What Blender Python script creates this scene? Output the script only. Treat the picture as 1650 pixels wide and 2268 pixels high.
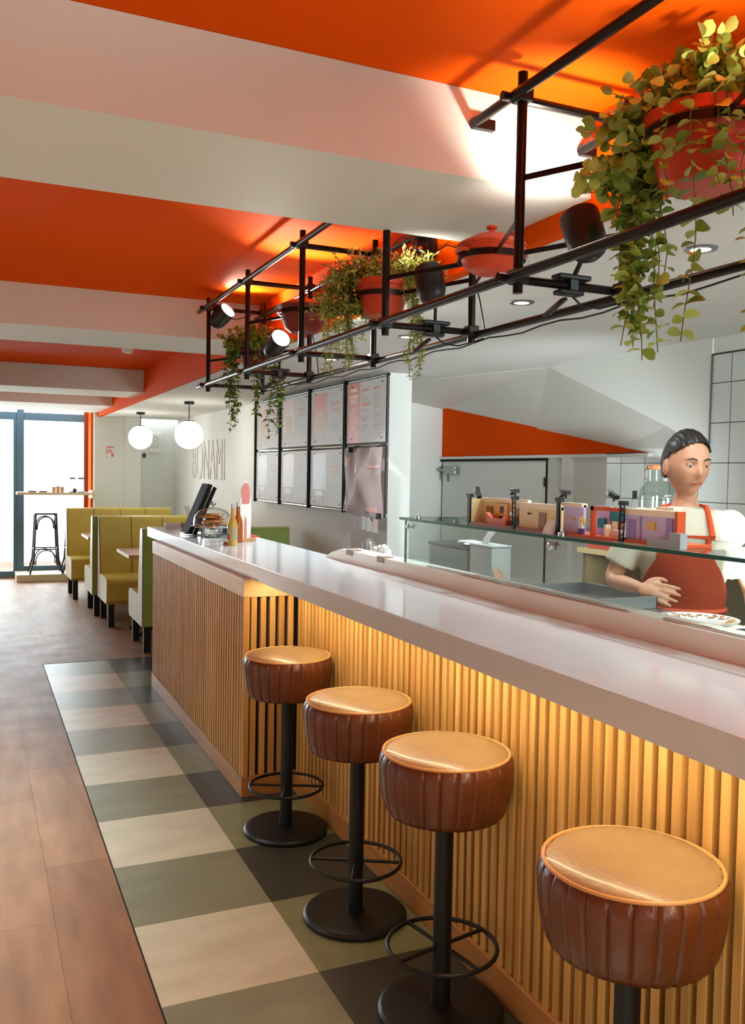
import bpy, bmesh, math, random
from mathutils import Vector, Matrix, noise
for o in list(bpy.data.objects): bpy.data.objects.remove(o, do_unlink=True)
SC = bpy.context.scene
COL = SC.collection
PI = math.pi
V = Vector

# ------------------------------------------------------------------ camera
cam_d = bpy.data.cameras.new('camera')
cam = bpy.data.objects.new('camera', cam_d); COL.objects.link(cam)
cam_d.sensor_fit = 'HORIZONTAL'; cam_d.sensor_width = 36.0
cam_d.lens = 36.0 * 1965.95 / 1650.0
cam_d.clip_start = 0.05; cam_d.clip_end = 200
cr = V((0.9127125761990932, -0.40819783802375226, 0.018173559936043207))
cu = V((0.0013750889329572497, 0.04754569660482752, 0.998868117353231))
cf = V((0.40859988054139335, 0.9116545024114652, -0.04395686356489615))
cam.matrix_world = Matrix(((cr.x, cu.x, -cf.x, 0), (cr.y, cu.y, -cf.y, 0), (cr.z, cu.z, -cf.z, 1.6), (0, 0, 0, 1)))
SC.camera = cam

# ------------------------------------------------------------------ world, lights, exposure
SC.view_settings.view_transform = 'Standard'; SC.view_settings.look = 'None'
SC.view_settings.gamma = 1.0; SC.view_settings.use_curve_mapping = False
SC.view_settings.exposure = 0.7
W = bpy.data.worlds.new('world'); SC.world = W; W.use_nodes = True
bg = W.node_tree.nodes['Background']; bg.inputs[0].default_value = (0.88, 0.96, 1.0, 1); bg.inputs[1].default_value = 2.2

def area_light(name, loc, target, sx, sy, power, color=(1, 1, 1), spread=180):
    d = bpy.data.lights.new(name, 'AREA'); d.shape = 'RECTANGLE'; d.size = sx; d.size_y = sy
    d.energy = power; d.color = color; d.spread = math.radians(spread)
    o = bpy.data.objects.new(name, d); COL.objects.link(o); o.location = loc
    o.rotation_euler = (V(target) - V(loc)).to_track_quat('-Z', 'Y').to_euler()
    return o
# daylight through the shop front, then two unseen fill lights added for the kitchen
area_light('daylight_shop_front', (-0.5, 14.9, 1.7), (0.3, 8, 1.0), 4.2, 2.4, 150, (0.84, 0.96, 1.0))
area_light('kitchen_rear_fill', (3.0, -2.2, 1.3), (3.25, 5, 1.85), 0.8, 0.8, 4, (0.82, 0.96, 1.0), 46)  # unseen light added behind the camera to brighten the kitchen walls
area_light('stair_recess_fill', (2.72, 2.30, 1.35), (3.35, 6.2, 1.9), 0.3, 0.3, 6, (0.86, 0.97, 1.0), 54)  # added fill for the stair recess, no fitting stands here
# fill lights added under the room and kitchen ceilings, outside the frame
area_light('room_ceiling_fill', (-0.9, 0.2, 2.58), (-0.9, 0.2, 0), 0.9, 0.9, 68, (0.74, 0.96, 1.0), 92)
area_light('room_ceiling_fill', (-1.5, 4.0, 2.58), (-1.5, 4.0, 0), 0.9, 0.9, 50, (0.74, 0.96, 1.0), 100)
area_light('kitchen_ceiling_fill', (2.7, 0.1, 2.25), (3.6, 4.8, 1.3), 1.2, 0.3, 15, (0.84, 0.97, 1.0), 130)

# ------------------------------------------------------------------ materials
def lin(c):
    return tuple(((x / 255.0) / 12.92 if x / 255.0 <= 0.04045 else ((x / 255.0 + 0.055) / 1.055) ** 2.4) for x in c)
MATS = {}
def mat(name, rgb, rough=0.5, metal=0.0, var=0.0, scale=6.0, bump=0.0, bscale=60.0, stretch=(1, 1, 1), coat=0.0,
        emit=0.0, emit_c=None, spec=0.5, alpha=1.0, trans=0.0, ior=1.45, sheen=0.0, sub=0.0):
    if name in MATS: return MATS[name]
    m = bpy.data.materials.new(name); m.use_nodes = True; nt = m.node_tree
    b = nt.nodes['Principled BSDF']; c = lin(rgb) + (1,)
    b.inputs['Base Color'].default_value = c; b.inputs['Roughness'].default_value = rough
    b.inputs['Metallic'].default_value = metal; b.inputs['Coat Weight'].default_value = coat
    b.inputs['Specular IOR Level'].default_value = spec; b.inputs['IOR'].default_value = ior
    b.inputs['Transmission Weight'].default_value = trans; b.inputs['Alpha'].default_value = alpha
    if sheen: b.inputs['Sheen Weight'].default_value = sheen
    if sub:
        b.inputs['Subsurface Weight'].default_value = sub; b.inputs['Subsurface Radius'].default_value = (0.02, 0.008, 0.004)
    if emit:
        b.inputs['Emission Strength'].default_value = emit
        b.inputs['Emission Color'].default_value = (lin(emit_c) + (1,)) if emit_c else c
    tc = nt.nodes.new('ShaderNodeTexCoord'); mp = nt.nodes.new('ShaderNodeMapping'); mp.inputs['Scale'].default_value = stretch
    nt.links.new(tc.outputs['Object'], mp.inputs['Vector'])
    if var:
        n = nt.nodes.new('ShaderNodeTexNoise'); n.inputs['Scale'].default_value = scale; n.inputs['Detail'].default_value = 5
        nt.links.new(mp.outputs[0], n.inputs['Vector'])
        r = nt.nodes.new('ShaderNodeValToRGB'); r.color_ramp.elements[0].position = 0.3; r.color_ramp.elements[1].position = 0.72
        r.color_ramp.elements[0].color = tuple(x * (1 - var) for x in c[:3]) + (1,)
        r.color_ramp.elements[1].color = tuple(min(1, x * (1 + var * 0.6)) for x in c[:3]) + (1,)
        nt.links.new(n.outputs['Fac'], r.inputs['Fac']); nt.links.new(r.outputs['Color'], b.inputs['Base Color'])
    if bump:
        n2 = nt.nodes.new('ShaderNodeTexNoise'); n2.inputs['Scale'].default_value = bscale; n2.inputs['Detail'].default_value = 4
        nt.links.new(mp.outputs[0], n2.inputs['Vector'])
        bp = nt.nodes.new('ShaderNodeBump'); bp.inputs['Strength'].default_value = bump; bp.inputs['Distance'].default_value = 0.004
        nt.links.new(n2.outputs['Fac'], bp.inputs['Height']); nt.links.new(bp.outputs[0], b.inputs['Normal'])
    MATS[name] = m; return m

def thin_glass(name, tint=(0.9, 0.97, 0.95), refl=0.6, rough=0.0):
    m = bpy.data.materials.new(name); m.use_nodes = True; nt = m.node_tree
    for n in list(nt.nodes): nt.nodes.remove(n)
    o = nt.nodes.new('ShaderNodeOutputMaterial'); t = nt.nodes.new('ShaderNodeBsdfTransparent'); t.inputs[0].default_value = tint + (1,)
    g = nt.nodes.new('ShaderNodeBsdfGlossy'); g.inputs['Roughness'].default_value = rough
    f = nt.nodes.new('ShaderNodeLayerWeight'); f.inputs[0].default_value = 0.5
    pw = nt.nodes.new('ShaderNodeMath'); pw.operation = 'POWER'; pw.inputs[1].default_value = 4.0; nt.links.new(f.outputs['Facing'], pw.inputs[0])
    ad = nt.nodes.new('ShaderNodeMath'); ad.operation = 'MULTIPLY_ADD'; ad.inputs[1].default_value = 0.9; ad.inputs[2].default_value = 0.045; nt.links.new(pw.outputs[0], ad.inputs[0])
    mu = nt.nodes.new('ShaderNodeMath'); mu.operation = 'MULTIPLY'; mu.inputs[1].default_value = refl; mu.use_clamp = True
    mx = nt.nodes.new('ShaderNodeMixShader')
    nt.links.new(ad.outputs[0], mu.inputs[0]); nt.links.new(mu.outputs[0], mx.inputs[0])
    nt.links.new(t.outputs[0], mx.inputs[1]); nt.links.new(g.outputs[0], mx.inputs[2]); nt.links.new(mx.outputs[0], o.inputs[0])
    MATS[name] = m; return m

M_white = mat('white_plaster', (228, 230, 226), 0.75, var=0.03, scale=1.5, bump=0.05)
M_beam = mat('beam_paint', (222, 224, 214), 0.7, var=0.03, scale=1.5, bump=0.05)
M_kwall = mat('kitchen_plaster', (226, 228, 222), 0.7, var=0.03, scale=1.5)
M_orange = mat('orange_paint', (230, 86, 4), 0.7, spec=0.04, var=0.05, scale=1.2, bump=0.04)
M_orange_wall = mat('orange_wall_paint', (228, 76, 2), 0.7, spec=0.04, var=0.04, scale=1.2)
M_black = mat('black_metal', (15, 16, 15), 0.45, 0.0, var=0.15, scale=20, bump=0.08, bscale=120)
M_rack = mat('rack_tube_metal', (34, 27, 24), 0.28, 0.6, var=0.1, scale=12)
M_chrome = mat('chrome', (210, 210, 210), 0.12, 1.0)
M_steel = mat('brushed_steel', (165, 168, 168), 0.32, 0.9, var=0.1, scale=3, stretch=(1, 20, 1))
M_quartz = mat('white_quartz', (206, 211, 211), 0.12, var=0.02, scale=8, spec=0.6)
M_vinyl = mat('olive_vinyl', (208, 190, 88), 0.42, var=0.06, scale=9, bump=0.25, bscale=220)
M_vinyl_glare = mat('olive_vinyl_glare', (196, 188, 158), 0.34, var=0.04, scale=9, bump=0.25, bscale=220)  # olive vinyl paled: window reflection on the bench ends put into the colour
M_green = mat('green_vinyl', (150, 172, 78), 0.5, var=0.06, scale=9, bump=0.2, bscale=220)
M_ply = mat('oak_table', (190, 140, 96), 0.4, var=0.15, scale=5, stretch=(1, 8, 8))
M_paper = mat('white_paper', (232, 230, 226), 0.7)
M_gold = mat('pale_wood_band', (222, 194, 142), 0.42, var=0.12, scale=4, stretch=(8, 1, 8))
M_glassedge = mat('green_glass_edge', (14, 84, 66), 0.15, spec=0.7)
M_terra = mat('glazed_terracotta', (190, 62, 22), 0.45, spec=0.3, var=0.08, scale=6)
M_soil = mat('soil', (60, 42, 28), 0.95)
M_led_white = mat('led_white', (255, 255, 250), emit=14, emit_c=(255, 250, 240))
M_led_warm = mat('led_warm', (255, 225, 170), emit=8, emit_c=(255, 214, 150))
M_globe = mat('opal_globe', (255, 252, 245), 0.3, emit=3.2, emit_c=(255, 250, 240))

def wood_slat():
    m = bpy.data.materials.new('oak_slat'); m.use_nodes = True; nt = m.node_tree; b = nt.nodes['Principled BSDF']
    tc = nt.nodes.new('ShaderNodeTexCoord'); mp = nt.nodes.new('ShaderNodeMapping'); mp.inputs['Scale'].default_value = (40, 40, 2.2)
    n = nt.nodes.new('ShaderNodeTexNoise'); n.inputs['Scale'].default_value = 1.0; n.inputs['Detail'].default_value = 6
    r = nt.nodes.new('ShaderNodeValToRGB')
    r.color_ramp.elements[0].position = 0.25; r.color_ramp.elements[0].color = lin((196, 144, 78)) + (1,)
    r.color_ramp.elements[1].position = 0.75; r.color_ramp.elements[1].color = lin((232, 188, 114)) + (1,)
    nt.links.new(tc.outputs['Object'], mp.inputs[0]); nt.links.new(mp.outputs[0], n.inputs['Vector'])
    nt.links.new(n.outputs['Fac'], r.inputs[0])
    g = nt.nodes.new('ShaderNodeNewGeometry'); mx = nt.nodes.new('ShaderNodeMix'); mx.data_type = 'RGBA'; mx.blend_type = 'MULTIPLY'
    rr = nt.nodes.new('ShaderNodeValToRGB'); rr.color_ramp.elements[0].color = (0.72, 0.68, 0.62, 1); rr.color_ramp.elements[1].color = (1.1, 1.08, 1.05, 1)
    nt.links.new(g.outputs['Random Per Island'], rr.inputs[0])
    mx.inputs[0].default_value = 1.0
    nt.links.new(r.outputs[0], mx.inputs[6]); nt.links.new(rr.outputs[0], mx.inputs[7]); nt.links.new(mx.outputs[2], b.inputs['Base Color'])
    b.inputs['Roughness'].default_value = 0.5; b.inputs['Specular IOR Level'].default_value = 0.3
    return m
M_slat = wood_slat()
M_oak = mat('oak_board', (188, 132, 74), 0.4, var=0.18, scale=3, stretch=(6, 1, 12))
M_dark = mat('dark_backing', (26, 17, 10), 0.85)

def floor_wood():
    m = bpy.data.materials.new('floor_planks'); m.use_nodes = True; nt = m.node_tree; b = nt.nodes['Principled BSDF']; L = nt.links.new
    tc = nt.nodes.new('ShaderNodeTexCoord'); sp = nt.nodes.new('ShaderNodeSeparateXYZ'); cb = nt.nodes.new('ShaderNodeCombineXYZ')
    L(tc.outputs['Object'], sp.inputs[0]); L(sp.outputs['Y'], cb.inputs['X']); L(sp.outputs['X'], cb.inputs['Y'])
    mp = nt.nodes.new('ShaderNodeMapping'); mp.inputs['Location'].default_value = (0.05, -0.503 + 0.249 * 20, 0)
    L(cb.outputs[0], mp.inputs[0])
    br = nt.nodes.new('ShaderNodeTexBrick'); br.offset = 0.37; br.inputs['Scale'].default_value = 1.0
    br.inputs['Brick Width'].default_value = 1.25; br.inputs['Row Height'].default_value = 0.249
    br.inputs['Mortar Size'].default_value = 0.0014; br.inputs['Mortar Smooth'].default_value = 0.1
    br.inputs['Color1'].default_value = lin((158, 118, 84)) + (1,); br.inputs['Color2'].default_value = lin((142, 102, 70)) + (1,)
    br.inputs['Mortar'].default_value = lin((112, 72, 50)) + (1,)
    L(mp.outputs[0], br.inputs['Vector'])
    n = nt.nodes.new('ShaderNodeTexNoise'); n.inputs['Scale'].default_value = 2.2; n.inputs['Detail'].default_value = 8
    m2 = nt.nodes.new('ShaderNodeMapping'); m2.inputs['Scale'].default_value = (6.0, 1.2, 1); L(tc.outputs['Object'], m2.inputs[0]); L(m2.outputs[0], n.inputs['Vector'])
    r = nt.nodes.new('ShaderNodeValToRGB'); r.color_ramp.elements[0].position = 0.3; r.color_ramp.elements[1].position = 0.7
    r.color_ramp.elements[0].color = (0.72, 0.68, 0.64, 1); r.color_ramp.elements[1].color = (1.12, 1.1, 1.08, 1)
    L(n.outputs['Fac'], r.inputs[0])
    mx = nt.nodes.new('ShaderNodeMix'); mx.data_type = 'RGBA'; mx.blend_type = 'MULTIPLY'; mx.inputs[0].default_value = 1
    L(br.outputs['Color'], mx.inputs[6]); L(r.outputs[0], mx.inputs[7]); L(mx.outputs[2], b.inputs['Base Color'])
    n3 = nt.nodes.new('ShaderNodeTexNoise'); n3.inputs['Scale'].default_value = 4; L(tc.outputs['Object'], n3.inputs['Vector'])
    mr = nt.nodes.new('ShaderNodeMapRange'); mr.inputs[3].default_value = 0.42; mr.inputs[4].default_value = 0.58; b.inputs['Specular IOR Level'].default_value = 0.4
    L(n3.outputs['Fac'], mr.inputs[0]); L(mr.outputs[0], b.inputs['Roughness'])
    bp = nt.nodes.new('ShaderNodeBump'); bp.inputs['Strength'].default_value = 0.15; bp.inputs['Distance'].default_value = 0.002
    L(n.outputs['Fac'], bp.inputs['Height']); L(bp.outputs[0], b.inputs['Normal'])
    return m
def floor_check():
    m = bpy.data.materials.new('floor_gingham_tiles'); m.use_nodes = True; nt = m.node_tree; b = nt.nodes['Principled BSDF']; L = nt.links.new
    tc = nt.nodes.new('ShaderNodeTexCoord'); sp = nt.nodes.new('ShaderNodeSeparateXYZ'); L(tc.outputs['Object'], sp.inputs[0])
    def chk(sock, off):
        a = nt.nodes.new('ShaderNodeMath'); a.operation = 'SUBTRACT'; a.inputs[1].default_value = off; L(sock, a.inputs[0])
        d = nt.nodes.new('ShaderNodeMath'); d.operation = 'PINGPONG'; d.inputs[1].default_value = 0.5
        fl = nt.nodes.new('ShaderNodeMath'); fl.operation = 'FLOORED_MODULO'; fl.inputs[1].default_value = 1.0; L(a.outputs[0], fl.inputs[0])
        g = nt.nodes.new('ShaderNodeMath'); g.operation = 'GREATER_THAN'; g.inputs[1].default_value = 0.5; L(fl.outputs[0], g.inputs[0])
        return g.outputs[0]
    cx = chk(sp.outputs['X'], 0.503); cy = chk(sp.outputs['Y'], 2.593)   # 1 in the second half
    def mixc(f, A, B):
        x = nt.nodes.new('ShaderNodeMix'); x.data_type = 'RGBA'; L(f, x.inputs[0])
        for i, q in ((6, A), (7, B)):
            if isinstance(q, tuple): x.inputs[i].default_value = lin(q) + (1,)
            else: L(q, x.inputs[i])
        return x.outputs[2]
    c1 = mixc(cy, (204, 204, 180), (130, 136, 112)); c2 = mixc(cy, (132, 138, 102), (58, 62, 56))
    c = mixc(cx, c1, c2)
    n = nt.nodes.new('ShaderNodeTexNoise'); n.inputs['Scale'].default_value = 3.0; n.inputs['Detail'].default_value = 7
    m2 = nt.nodes.new('ShaderNodeMapping'); m2.inputs['Scale'].default_value = (1.2, 2.5, 1); L(tc.outputs['Object'], m2.inputs[0]); L(m2.outputs[0], n.inputs['Vector'])
    r = nt.nodes.new('ShaderNodeValToRGB'); r.color_ramp.elements[0].position = 0.3; r.color_ramp.elements[1].position = 0.7
    r.color_ramp.elements[0].color = (0.86, 0.85, 0.83, 1); r.color_ramp.elements[1].color = (1.06, 1.06, 1.05, 1); L(n.outputs['Fac'], r.inputs[0])
    mx = nt.nodes.new('ShaderNodeMix'); mx.data_type = 'RGBA'; mx.blend_type = 'MULTIPLY'; mx.inputs[0].default_value = 1
    L(c, mx.inputs[6]); L(r.outputs[0], mx.inputs[7]); L(mx.outputs[2], b.inputs['Base Color']); b.inputs['Roughness'].default_value = 0.36
    return m
M_floor = floor_wood(); M_check = floor_check()
def tile_mat():
    m = bpy.data.materials.new('white_wall_tiles'); m.use_nodes = True; nt = m.node_tree; b = nt.nodes['Principled BSDF']; L = nt.links.new
    tc = nt.nodes.new('ShaderNodeTexCoord'); sp = nt.nodes.new('ShaderNodeSeparateXYZ'); L(tc.outputs['Object'], sp.inputs[0])
    def line(sock, off):
        a = nt.nodes.new('ShaderNodeMath'); a.operation = 'SUBTRACT'; a.inputs[1].default_value = off - 20 * 0.206; L(sock, a.inputs[0])
        fl = nt.nodes.new('ShaderNodeMath'); fl.operation = 'FLOORED_MODULO'; fl.inputs[1].default_value = 0.206; L(a.outputs[0], fl.inputs[0])
        g = nt.nodes.new('ShaderNodeMath'); g.operation = 'LESS_THAN'; g.inputs[1].default_value = 0.004; L(fl.outputs[0], g.inputs[0]); return g.outputs[0]
    mxm = nt.nodes.new('ShaderNodeMath'); mxm.operation = 'MAXIMUM'; L(line(sp.outputs['Y'], 4.007), mxm.inputs[0]); L(line(sp.outputs['Z'], 1.682), mxm.inputs[1])
    x = nt.nodes.new('ShaderNodeMix'); x.data_type = 'RGBA'; L(mxm.outputs[0], x.inputs[0]); x.inputs[6].default_value = lin((214, 217, 216)) + (1,); x.inputs[7].default_value = (0.015, 0.015, 0.015, 1)
    L(x.outputs[2], b.inputs['Base Color']); b.inputs['Roughness'].default_value = 0.22
    return m
M_tile = tile_mat()

# ------------------------------------------------------------------ mesh helpers
def box(bm, x0, x1, y0, y1, z0, z1, M=None, bev=0.0, seg=2, mi=0):
    vs = [bm.verts.new((x, y, z)) for z in (z0, z1) for y in (y0, y1) for x in (x0, x1)]
    fs = [bm.faces.new([vs[i] for i in f]) for f in ((0, 2, 3, 1), (4, 5, 7, 6), (0, 1, 5, 4), (2, 6, 7, 3), (0, 4, 6, 2), (1, 3, 7, 5))]
    for f in fs: f.material_index = mi
    if bev:
        es = list({e for f in fs for e in f.edges})
        r = bmesh.ops.bevel(bm, geom=es, offset=bev, segments=seg, affect='EDGES', profile=0.5)
        vs = list({v for f in r['faces'] for v in f.verts} | {v for v in vs if v.is_valid})
        for f in r['faces']: f.material_index = mi
    if M is not None: bmesh.ops.transform(bm, matrix=M, verts=[v for v in vs if v.is_valid])
    return vs
def basis(d):
    d = V(d).normalized(); a = V((0, 0, 1)) if abs(d.z) < 0.9 else V((1, 0, 0))
    u = d.cross(a).normalized(); return u, d.cross(u).normalized(), d
def tube(bm, pts, r, n=10, cap=True, mi=0, closed=False):
    pts = [V(p) for p in pts]; N = len(pts); rings = []; rr = r if isinstance(r, (list, tuple)) else [r] * N
    u = None
    for i, p in enumerate(pts):
        if closed: d = pts[(i + 1) % N] - pts[i - 1]
        else: d = pts[min(i + 1, N - 1)] - pts[max(i - 1, 0)]
        if d.length < 1e-9: d = V((0, 0, 1))
        d.normalize()
        if u is None: u = basis(d)[0]
        u = (u - d * u.dot(d))
        if u.length < 1e-6: u = basis(d)[0]
        u.normalize(); w = d.cross(u)
        rings.append([bm.verts.new(p + (u * math.cos(2 * PI * k / n) + w * math.sin(2 * PI * k / n)) * rr[i]) for k in range(n)])
    for i in range(N if closed else N - 1):
        A, B = rings[i], rings[(i + 1) % N]
        for k in range(n):
            f = bm.faces.new((A[k], A[(k + 1) % n], B[(k + 1) % n], B[k])); f.material_index = mi
    if cap and not closed:
        f = bm.faces.new(list(reversed(rings[0]))); f.material_index = mi
        f = bm.faces.new(rings[-1]); f.material_index = mi
def lathe(bm, prof, n=32, c=(0, 0, 0), M=None, mi=0, fn=None):
    c = V(c); rings = []; allv = []
    for (r, z) in prof:
        if r < 1e-5: v = bm.verts.new(c + V((0, 0, z))); rings.append([v]); allv.append(v); continue
        ring = []
        for k in range(n):
            a = 2 * PI * k / n; q = V((r * math.cos(a), r * math.sin(a), z))
            if fn: q = fn(q, a)
            v = bm.verts.new(c + q); ring.append(v); allv.append(v)
        rings.append(ring)
    for A, B in zip(rings, rings[1:]):
        if len(A) == 1 and len(B) == 1: continue
        for k in range(n):
            if len(A) == 1: f = bm.faces.new((A[0], B[(k + 1) % n], B[k]))
            elif len(B) == 1: f = bm.faces.new((A[k], A[(k + 1) % n], B[0]))
            else: f = bm.faces.new((A[k], A[(k + 1) % n], B[(k + 1) % n], B[k]))
            f.material_index = mi
    if M is not None: bmesh.ops.transform(bm, matrix=M, verts=allv)
    return allv
def torus(bm, c, R, r, n=40, k=8, M=None):
    pts = [V(c) + V((R * math.cos(2 * PI * i / n), R * math.sin(2 * PI * i / n), 0)) for i in range(n)]
    if M is not None: pts = [M @ p for p in pts]
    tube(bm, pts, r, k, closed=True)
def prism(bm, poly, y0, y1, axis='x', mi=0):
    """poly in (a,b); extruded along axis"""
    def P(a, b, t): return {'x': (t, a, b), 'y': (a, t, b), 'z': (a, b, t)}[axis]
    A = [bm.verts.new(P(a, b, y0)) for a, b in poly]; B = [bm.verts.new(P(a, b, y1)) for a, b in poly]; n = len(poly)
    fs = [bm.faces.new(A), bm.faces.new(list(reversed(B)))]
    for i in range(n): fs.append(bm.faces.new((A[i], B[i], B[(i + 1) % n], A[(i + 1) % n])))
    for f in fs: f.material_index = mi
    return fs
def aim(d, loc=(0, 0, 0)):
    """matrix taking +Z to d, placed at loc"""
    u, w, d = basis(d); m = Matrix(((u.x, w.x, d.x, loc[0]), (u.y, w.y, d.y, loc[1]), (u.z, w.z, d.z, loc[2]), (0, 0, 0, 1))); 
    if m.to_3x3().determinant() < 0: m = Matrix(((w.x, u.x, d.x, loc[0]), (w.y, u.y, d.y, loc[1]), (w.z, u.z, d.z, loc[2]), (0, 0, 0, 1)))
    return m
def obj(name, bm, m, parent=None, smooth=True, angle=35, world=True, recalc=True):
    if recalc: bmesh.ops.recalc_face_normals(bm, faces=bm.faces)
    me = bpy.data.meshes.new(name)
    if parent is not None and world:
        mw = Matrix.Translation(parent_loc(parent))
        bmesh.ops.transform(bm, matrix=mw.inverted(), verts=bm.verts)
    bm.to_mesh(me); bm.free()
    for x in (m if isinstance(m, (list, tuple)) else [m]): me.materials.append(x)
    if smooth:
        me.polygons.foreach_set('use_smooth', [True] * len(me.polygons)); me.set_sharp_from_angle(angle=math.radians(angle))
    o = bpy.data.objects.new(name, me); COL.objects.link(o)
    if parent is not None: o.parent = parent
    if smooth and len(me.polygons) < 6000:
        wn = o.modifiers.new('wn', 'WEIGHTED_NORMAL'); wn.keep_sharp = True; wn.weight = 80
    return o
def obj_split(name, bm, m, parent=None, **k):
    """one object per connected piece"""
    left = set(bm.verts); out = []
    while left:
        st_ = [next(iter(left))]; comp = set(st_)
        while st_:
            v = st_.pop()
            for e in v.link_edges:
                w_ = e.other_vert(v)
                if w_ not in comp: comp.add(w_); st_.append(w_)
        left -= comp; n_ = bmesh.new(); mp = {v: n_.verts.new(v.co) for v in comp}
        for f in {f for v in comp for f in v.link_faces}: n_.faces.new([mp[v] for v in f.verts])
        out.append(obj(name, n_, m, parent, **k))
    bm.free(); return out
def parent_loc(p):
    v = V((0, 0, 0))
    while p is not None: v += p.location; p = p.parent
    return v
B = bmesh.new
def tag(o, label=None, cat=None, group=None, kind=None):
    if label: o['label'] = label
    if cat: o['category'] = cat
    if group: o['group'] = group
    if kind: o['kind'] = kind
    return o
def thing(name, label, cat, loc=(0, 0, 0), group=None):
    o = bpy.data.objects.new(name, None); COL.objects.link(o); o.location = loc; o.empty_display_size = 0.1
    return tag(o, label, cat, group)
def struct(name, bm, m, smooth=False, label=None, cat=None):
    o = obj(name, bm, m, None, smooth); o['kind'] = 'structure'
    o['label'] = label or name.replace('_', ' '); o['category'] = cat or name.split('_')[0]
    return o
def copy_tree(o, parent=None):
    c = o.copy(); COL.objects.link(c); c.parent = parent
    for ch in list(o.children): copy_tree(ch, c)
    return c
def evaluated_mesh(o):
    dg = bpy.context.evaluated_depsgraph_get(); dg.update()
    return bpy.data.meshes.new_from_object(o.evaluated_get(dg))
def stick(name, bm, m, label, cat, group=None, **k):
    return tag(obj(name, bm, m, None, **k), label, cat, group)
def text_mesh(s, width, height, depth, frame):
    """text stretched to width x height, extruded; frame = 4x4 matrix"""
    cu_ = bpy.data.curves.new('t', 'FONT'); cu_.body = s; cu_.extrude = depth; cu_.bevel_depth = 0
    o = bpy.data.objects.new('t', cu_); COL.objects.link(o); me = evaluated_mesh(o); bpy.data.objects.remove(o, do_unlink=True)
    b = B(); b.from_mesh(me); bpy.data.meshes.remove(me)
    xs = [v.co.x for v in b.verts]; ys = [v.co.y for v in b.verts]
    x0, x1, y0, y1 = min(xs), max(xs), min(ys), max(ys)
    for v in b.verts: v.co = V(((v.co.x - x0) / (x1 - x0) * width, (v.co.y - y0) / (y1 - y0) * height, v.co.z))
    bmesh.ops.transform(b, matrix=frame, verts=b.verts)
    return b
# text on a surface facing -X (reads towards -Y)
def frame_negx(x, y, z): return Matrix(((0, 0, -1, x), (-1, 0, 0, y), (0, 1, 0, z), (0, 0, 0, 1)))
def frame_negy(x, y, z): return Matrix(((1, 0, 0, x), (0, 0, -1, y), (0, 1, 0, z), (0, 0, 0, 1)))

# ------------------------------------------------------------------ room shell
SOF = 2.33; CEIL = 2.62; BEAM = 2.39; XB = 1.6
b = B()
def quad(bm, pts, mi=0):
    f = bm.faces.new([bm.verts.new(p) for p in pts]); f.material_index = mi; return f
FY = 7.60
for (x0, x1, y0, y1, mi) in ((-2.6, 0.503, -2.5, 16, 0), (0.503, 2.0, -2.5, FY, 1), (2.0, 5, -2.5, FY, 0), (0.503, 5, FY, 16, 0)):
    quad(b, ((x0, y0, 0), (x1, y0, 0), (x1, y1, 0), (x0, y1, 0)), mi)
tr = (0.497, 0.506)
box(b, 0.4985, 0.5035, -2.5, FY, -0.01, 0.0015, mi=2); box(b, 0.5, 2.0, FY - 0.002, FY + 0.003, -0.01, 0.0015, mi=2)
struct('floor', b, [M_floor, M_check, M_dark], label='wood plank floor with an inlaid gingham tile strip beside the bar', cat='floor')
# ceiling
b = B(); box(b, -2.7, XB, -2.6, 13.3, CEIL, CEIL + 0.1)
struct('ceiling', b, M_orange, label='orange painted ceiling between the beams', cat='ceiling')
b = B(); box(b, XB + 0.05, 4.3, -2.6, 13.3, SOF, SOF + 0.02)
struct('ceiling', b, M_white, label='low white ceiling over the kitchen and booths', cat='ceiling')
b = B(); box(b, XB, XB + 0.05, -2.6, 13.28, SOF, CEIL + 0.02)
struct('trim_1', b, M_orange, label='orange vertical face of the kitchen bulkhead', cat='bulkhead')
for i, (y0, y1) in enumerate(((2.09, 2.67), (5.34, 6.04), (9.42, 10.22), (11.72, 13.28), (-1.6, -1.0))):
    b = B(); box(b, -2.65, XB - 0.001, y0, y1, BEAM, CEIL - 0.001)
    struct('ceiling_beam', b, M_beam if i != 3 else M_white, label=['cream ceiling beam nearest the camera, lit by spotlights', 'second cream ceiling beam behind the hanging rack', 'third cream ceiling beam near the shop front', 'wide white beam above the shop front window', 'ceiling beam behind the camera'][i], cat='beam')
# left wall with long window
def wall_with_hole(name, axis, pos, th, a0, a1, z0, z1, holes, m, label):
    b = B()
    def bx(p0, p1, q0, q1):
        if p1 - p0 < 1e-4 or q1 - q0 < 1e-4: return
        if axis == 'x': box(b, pos, pos + th, p0, p1, q0, q1)
        else: box(b, p0, p1, pos, pos + th, q0, q1)
    cur = a0
    for (h0, h1, hz0, hz1) in sorted(holes):
        bx(cur, h0, z0, z1); bx(h0, h1, z0, hz0); bx(h0, h1, hz1, z1); cur = h1
    bx(cur, a1, z0, z1)
    return struct(name, b, m, label=label, cat='wall')
wall_with_hole('wall_left', 'x', -2.7, 0.1, -2.6, 13.8, 0, CEIL, [], M_white, 'white left wall of the room')
wall_with_hole('wall_back', 'y', -2.6, 0.1, -2.6, 4.3, 0, CEIL, [(-0.3, 1.5, 0.8, 2.0)], M_white, 'rear wall behind the camera')
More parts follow.
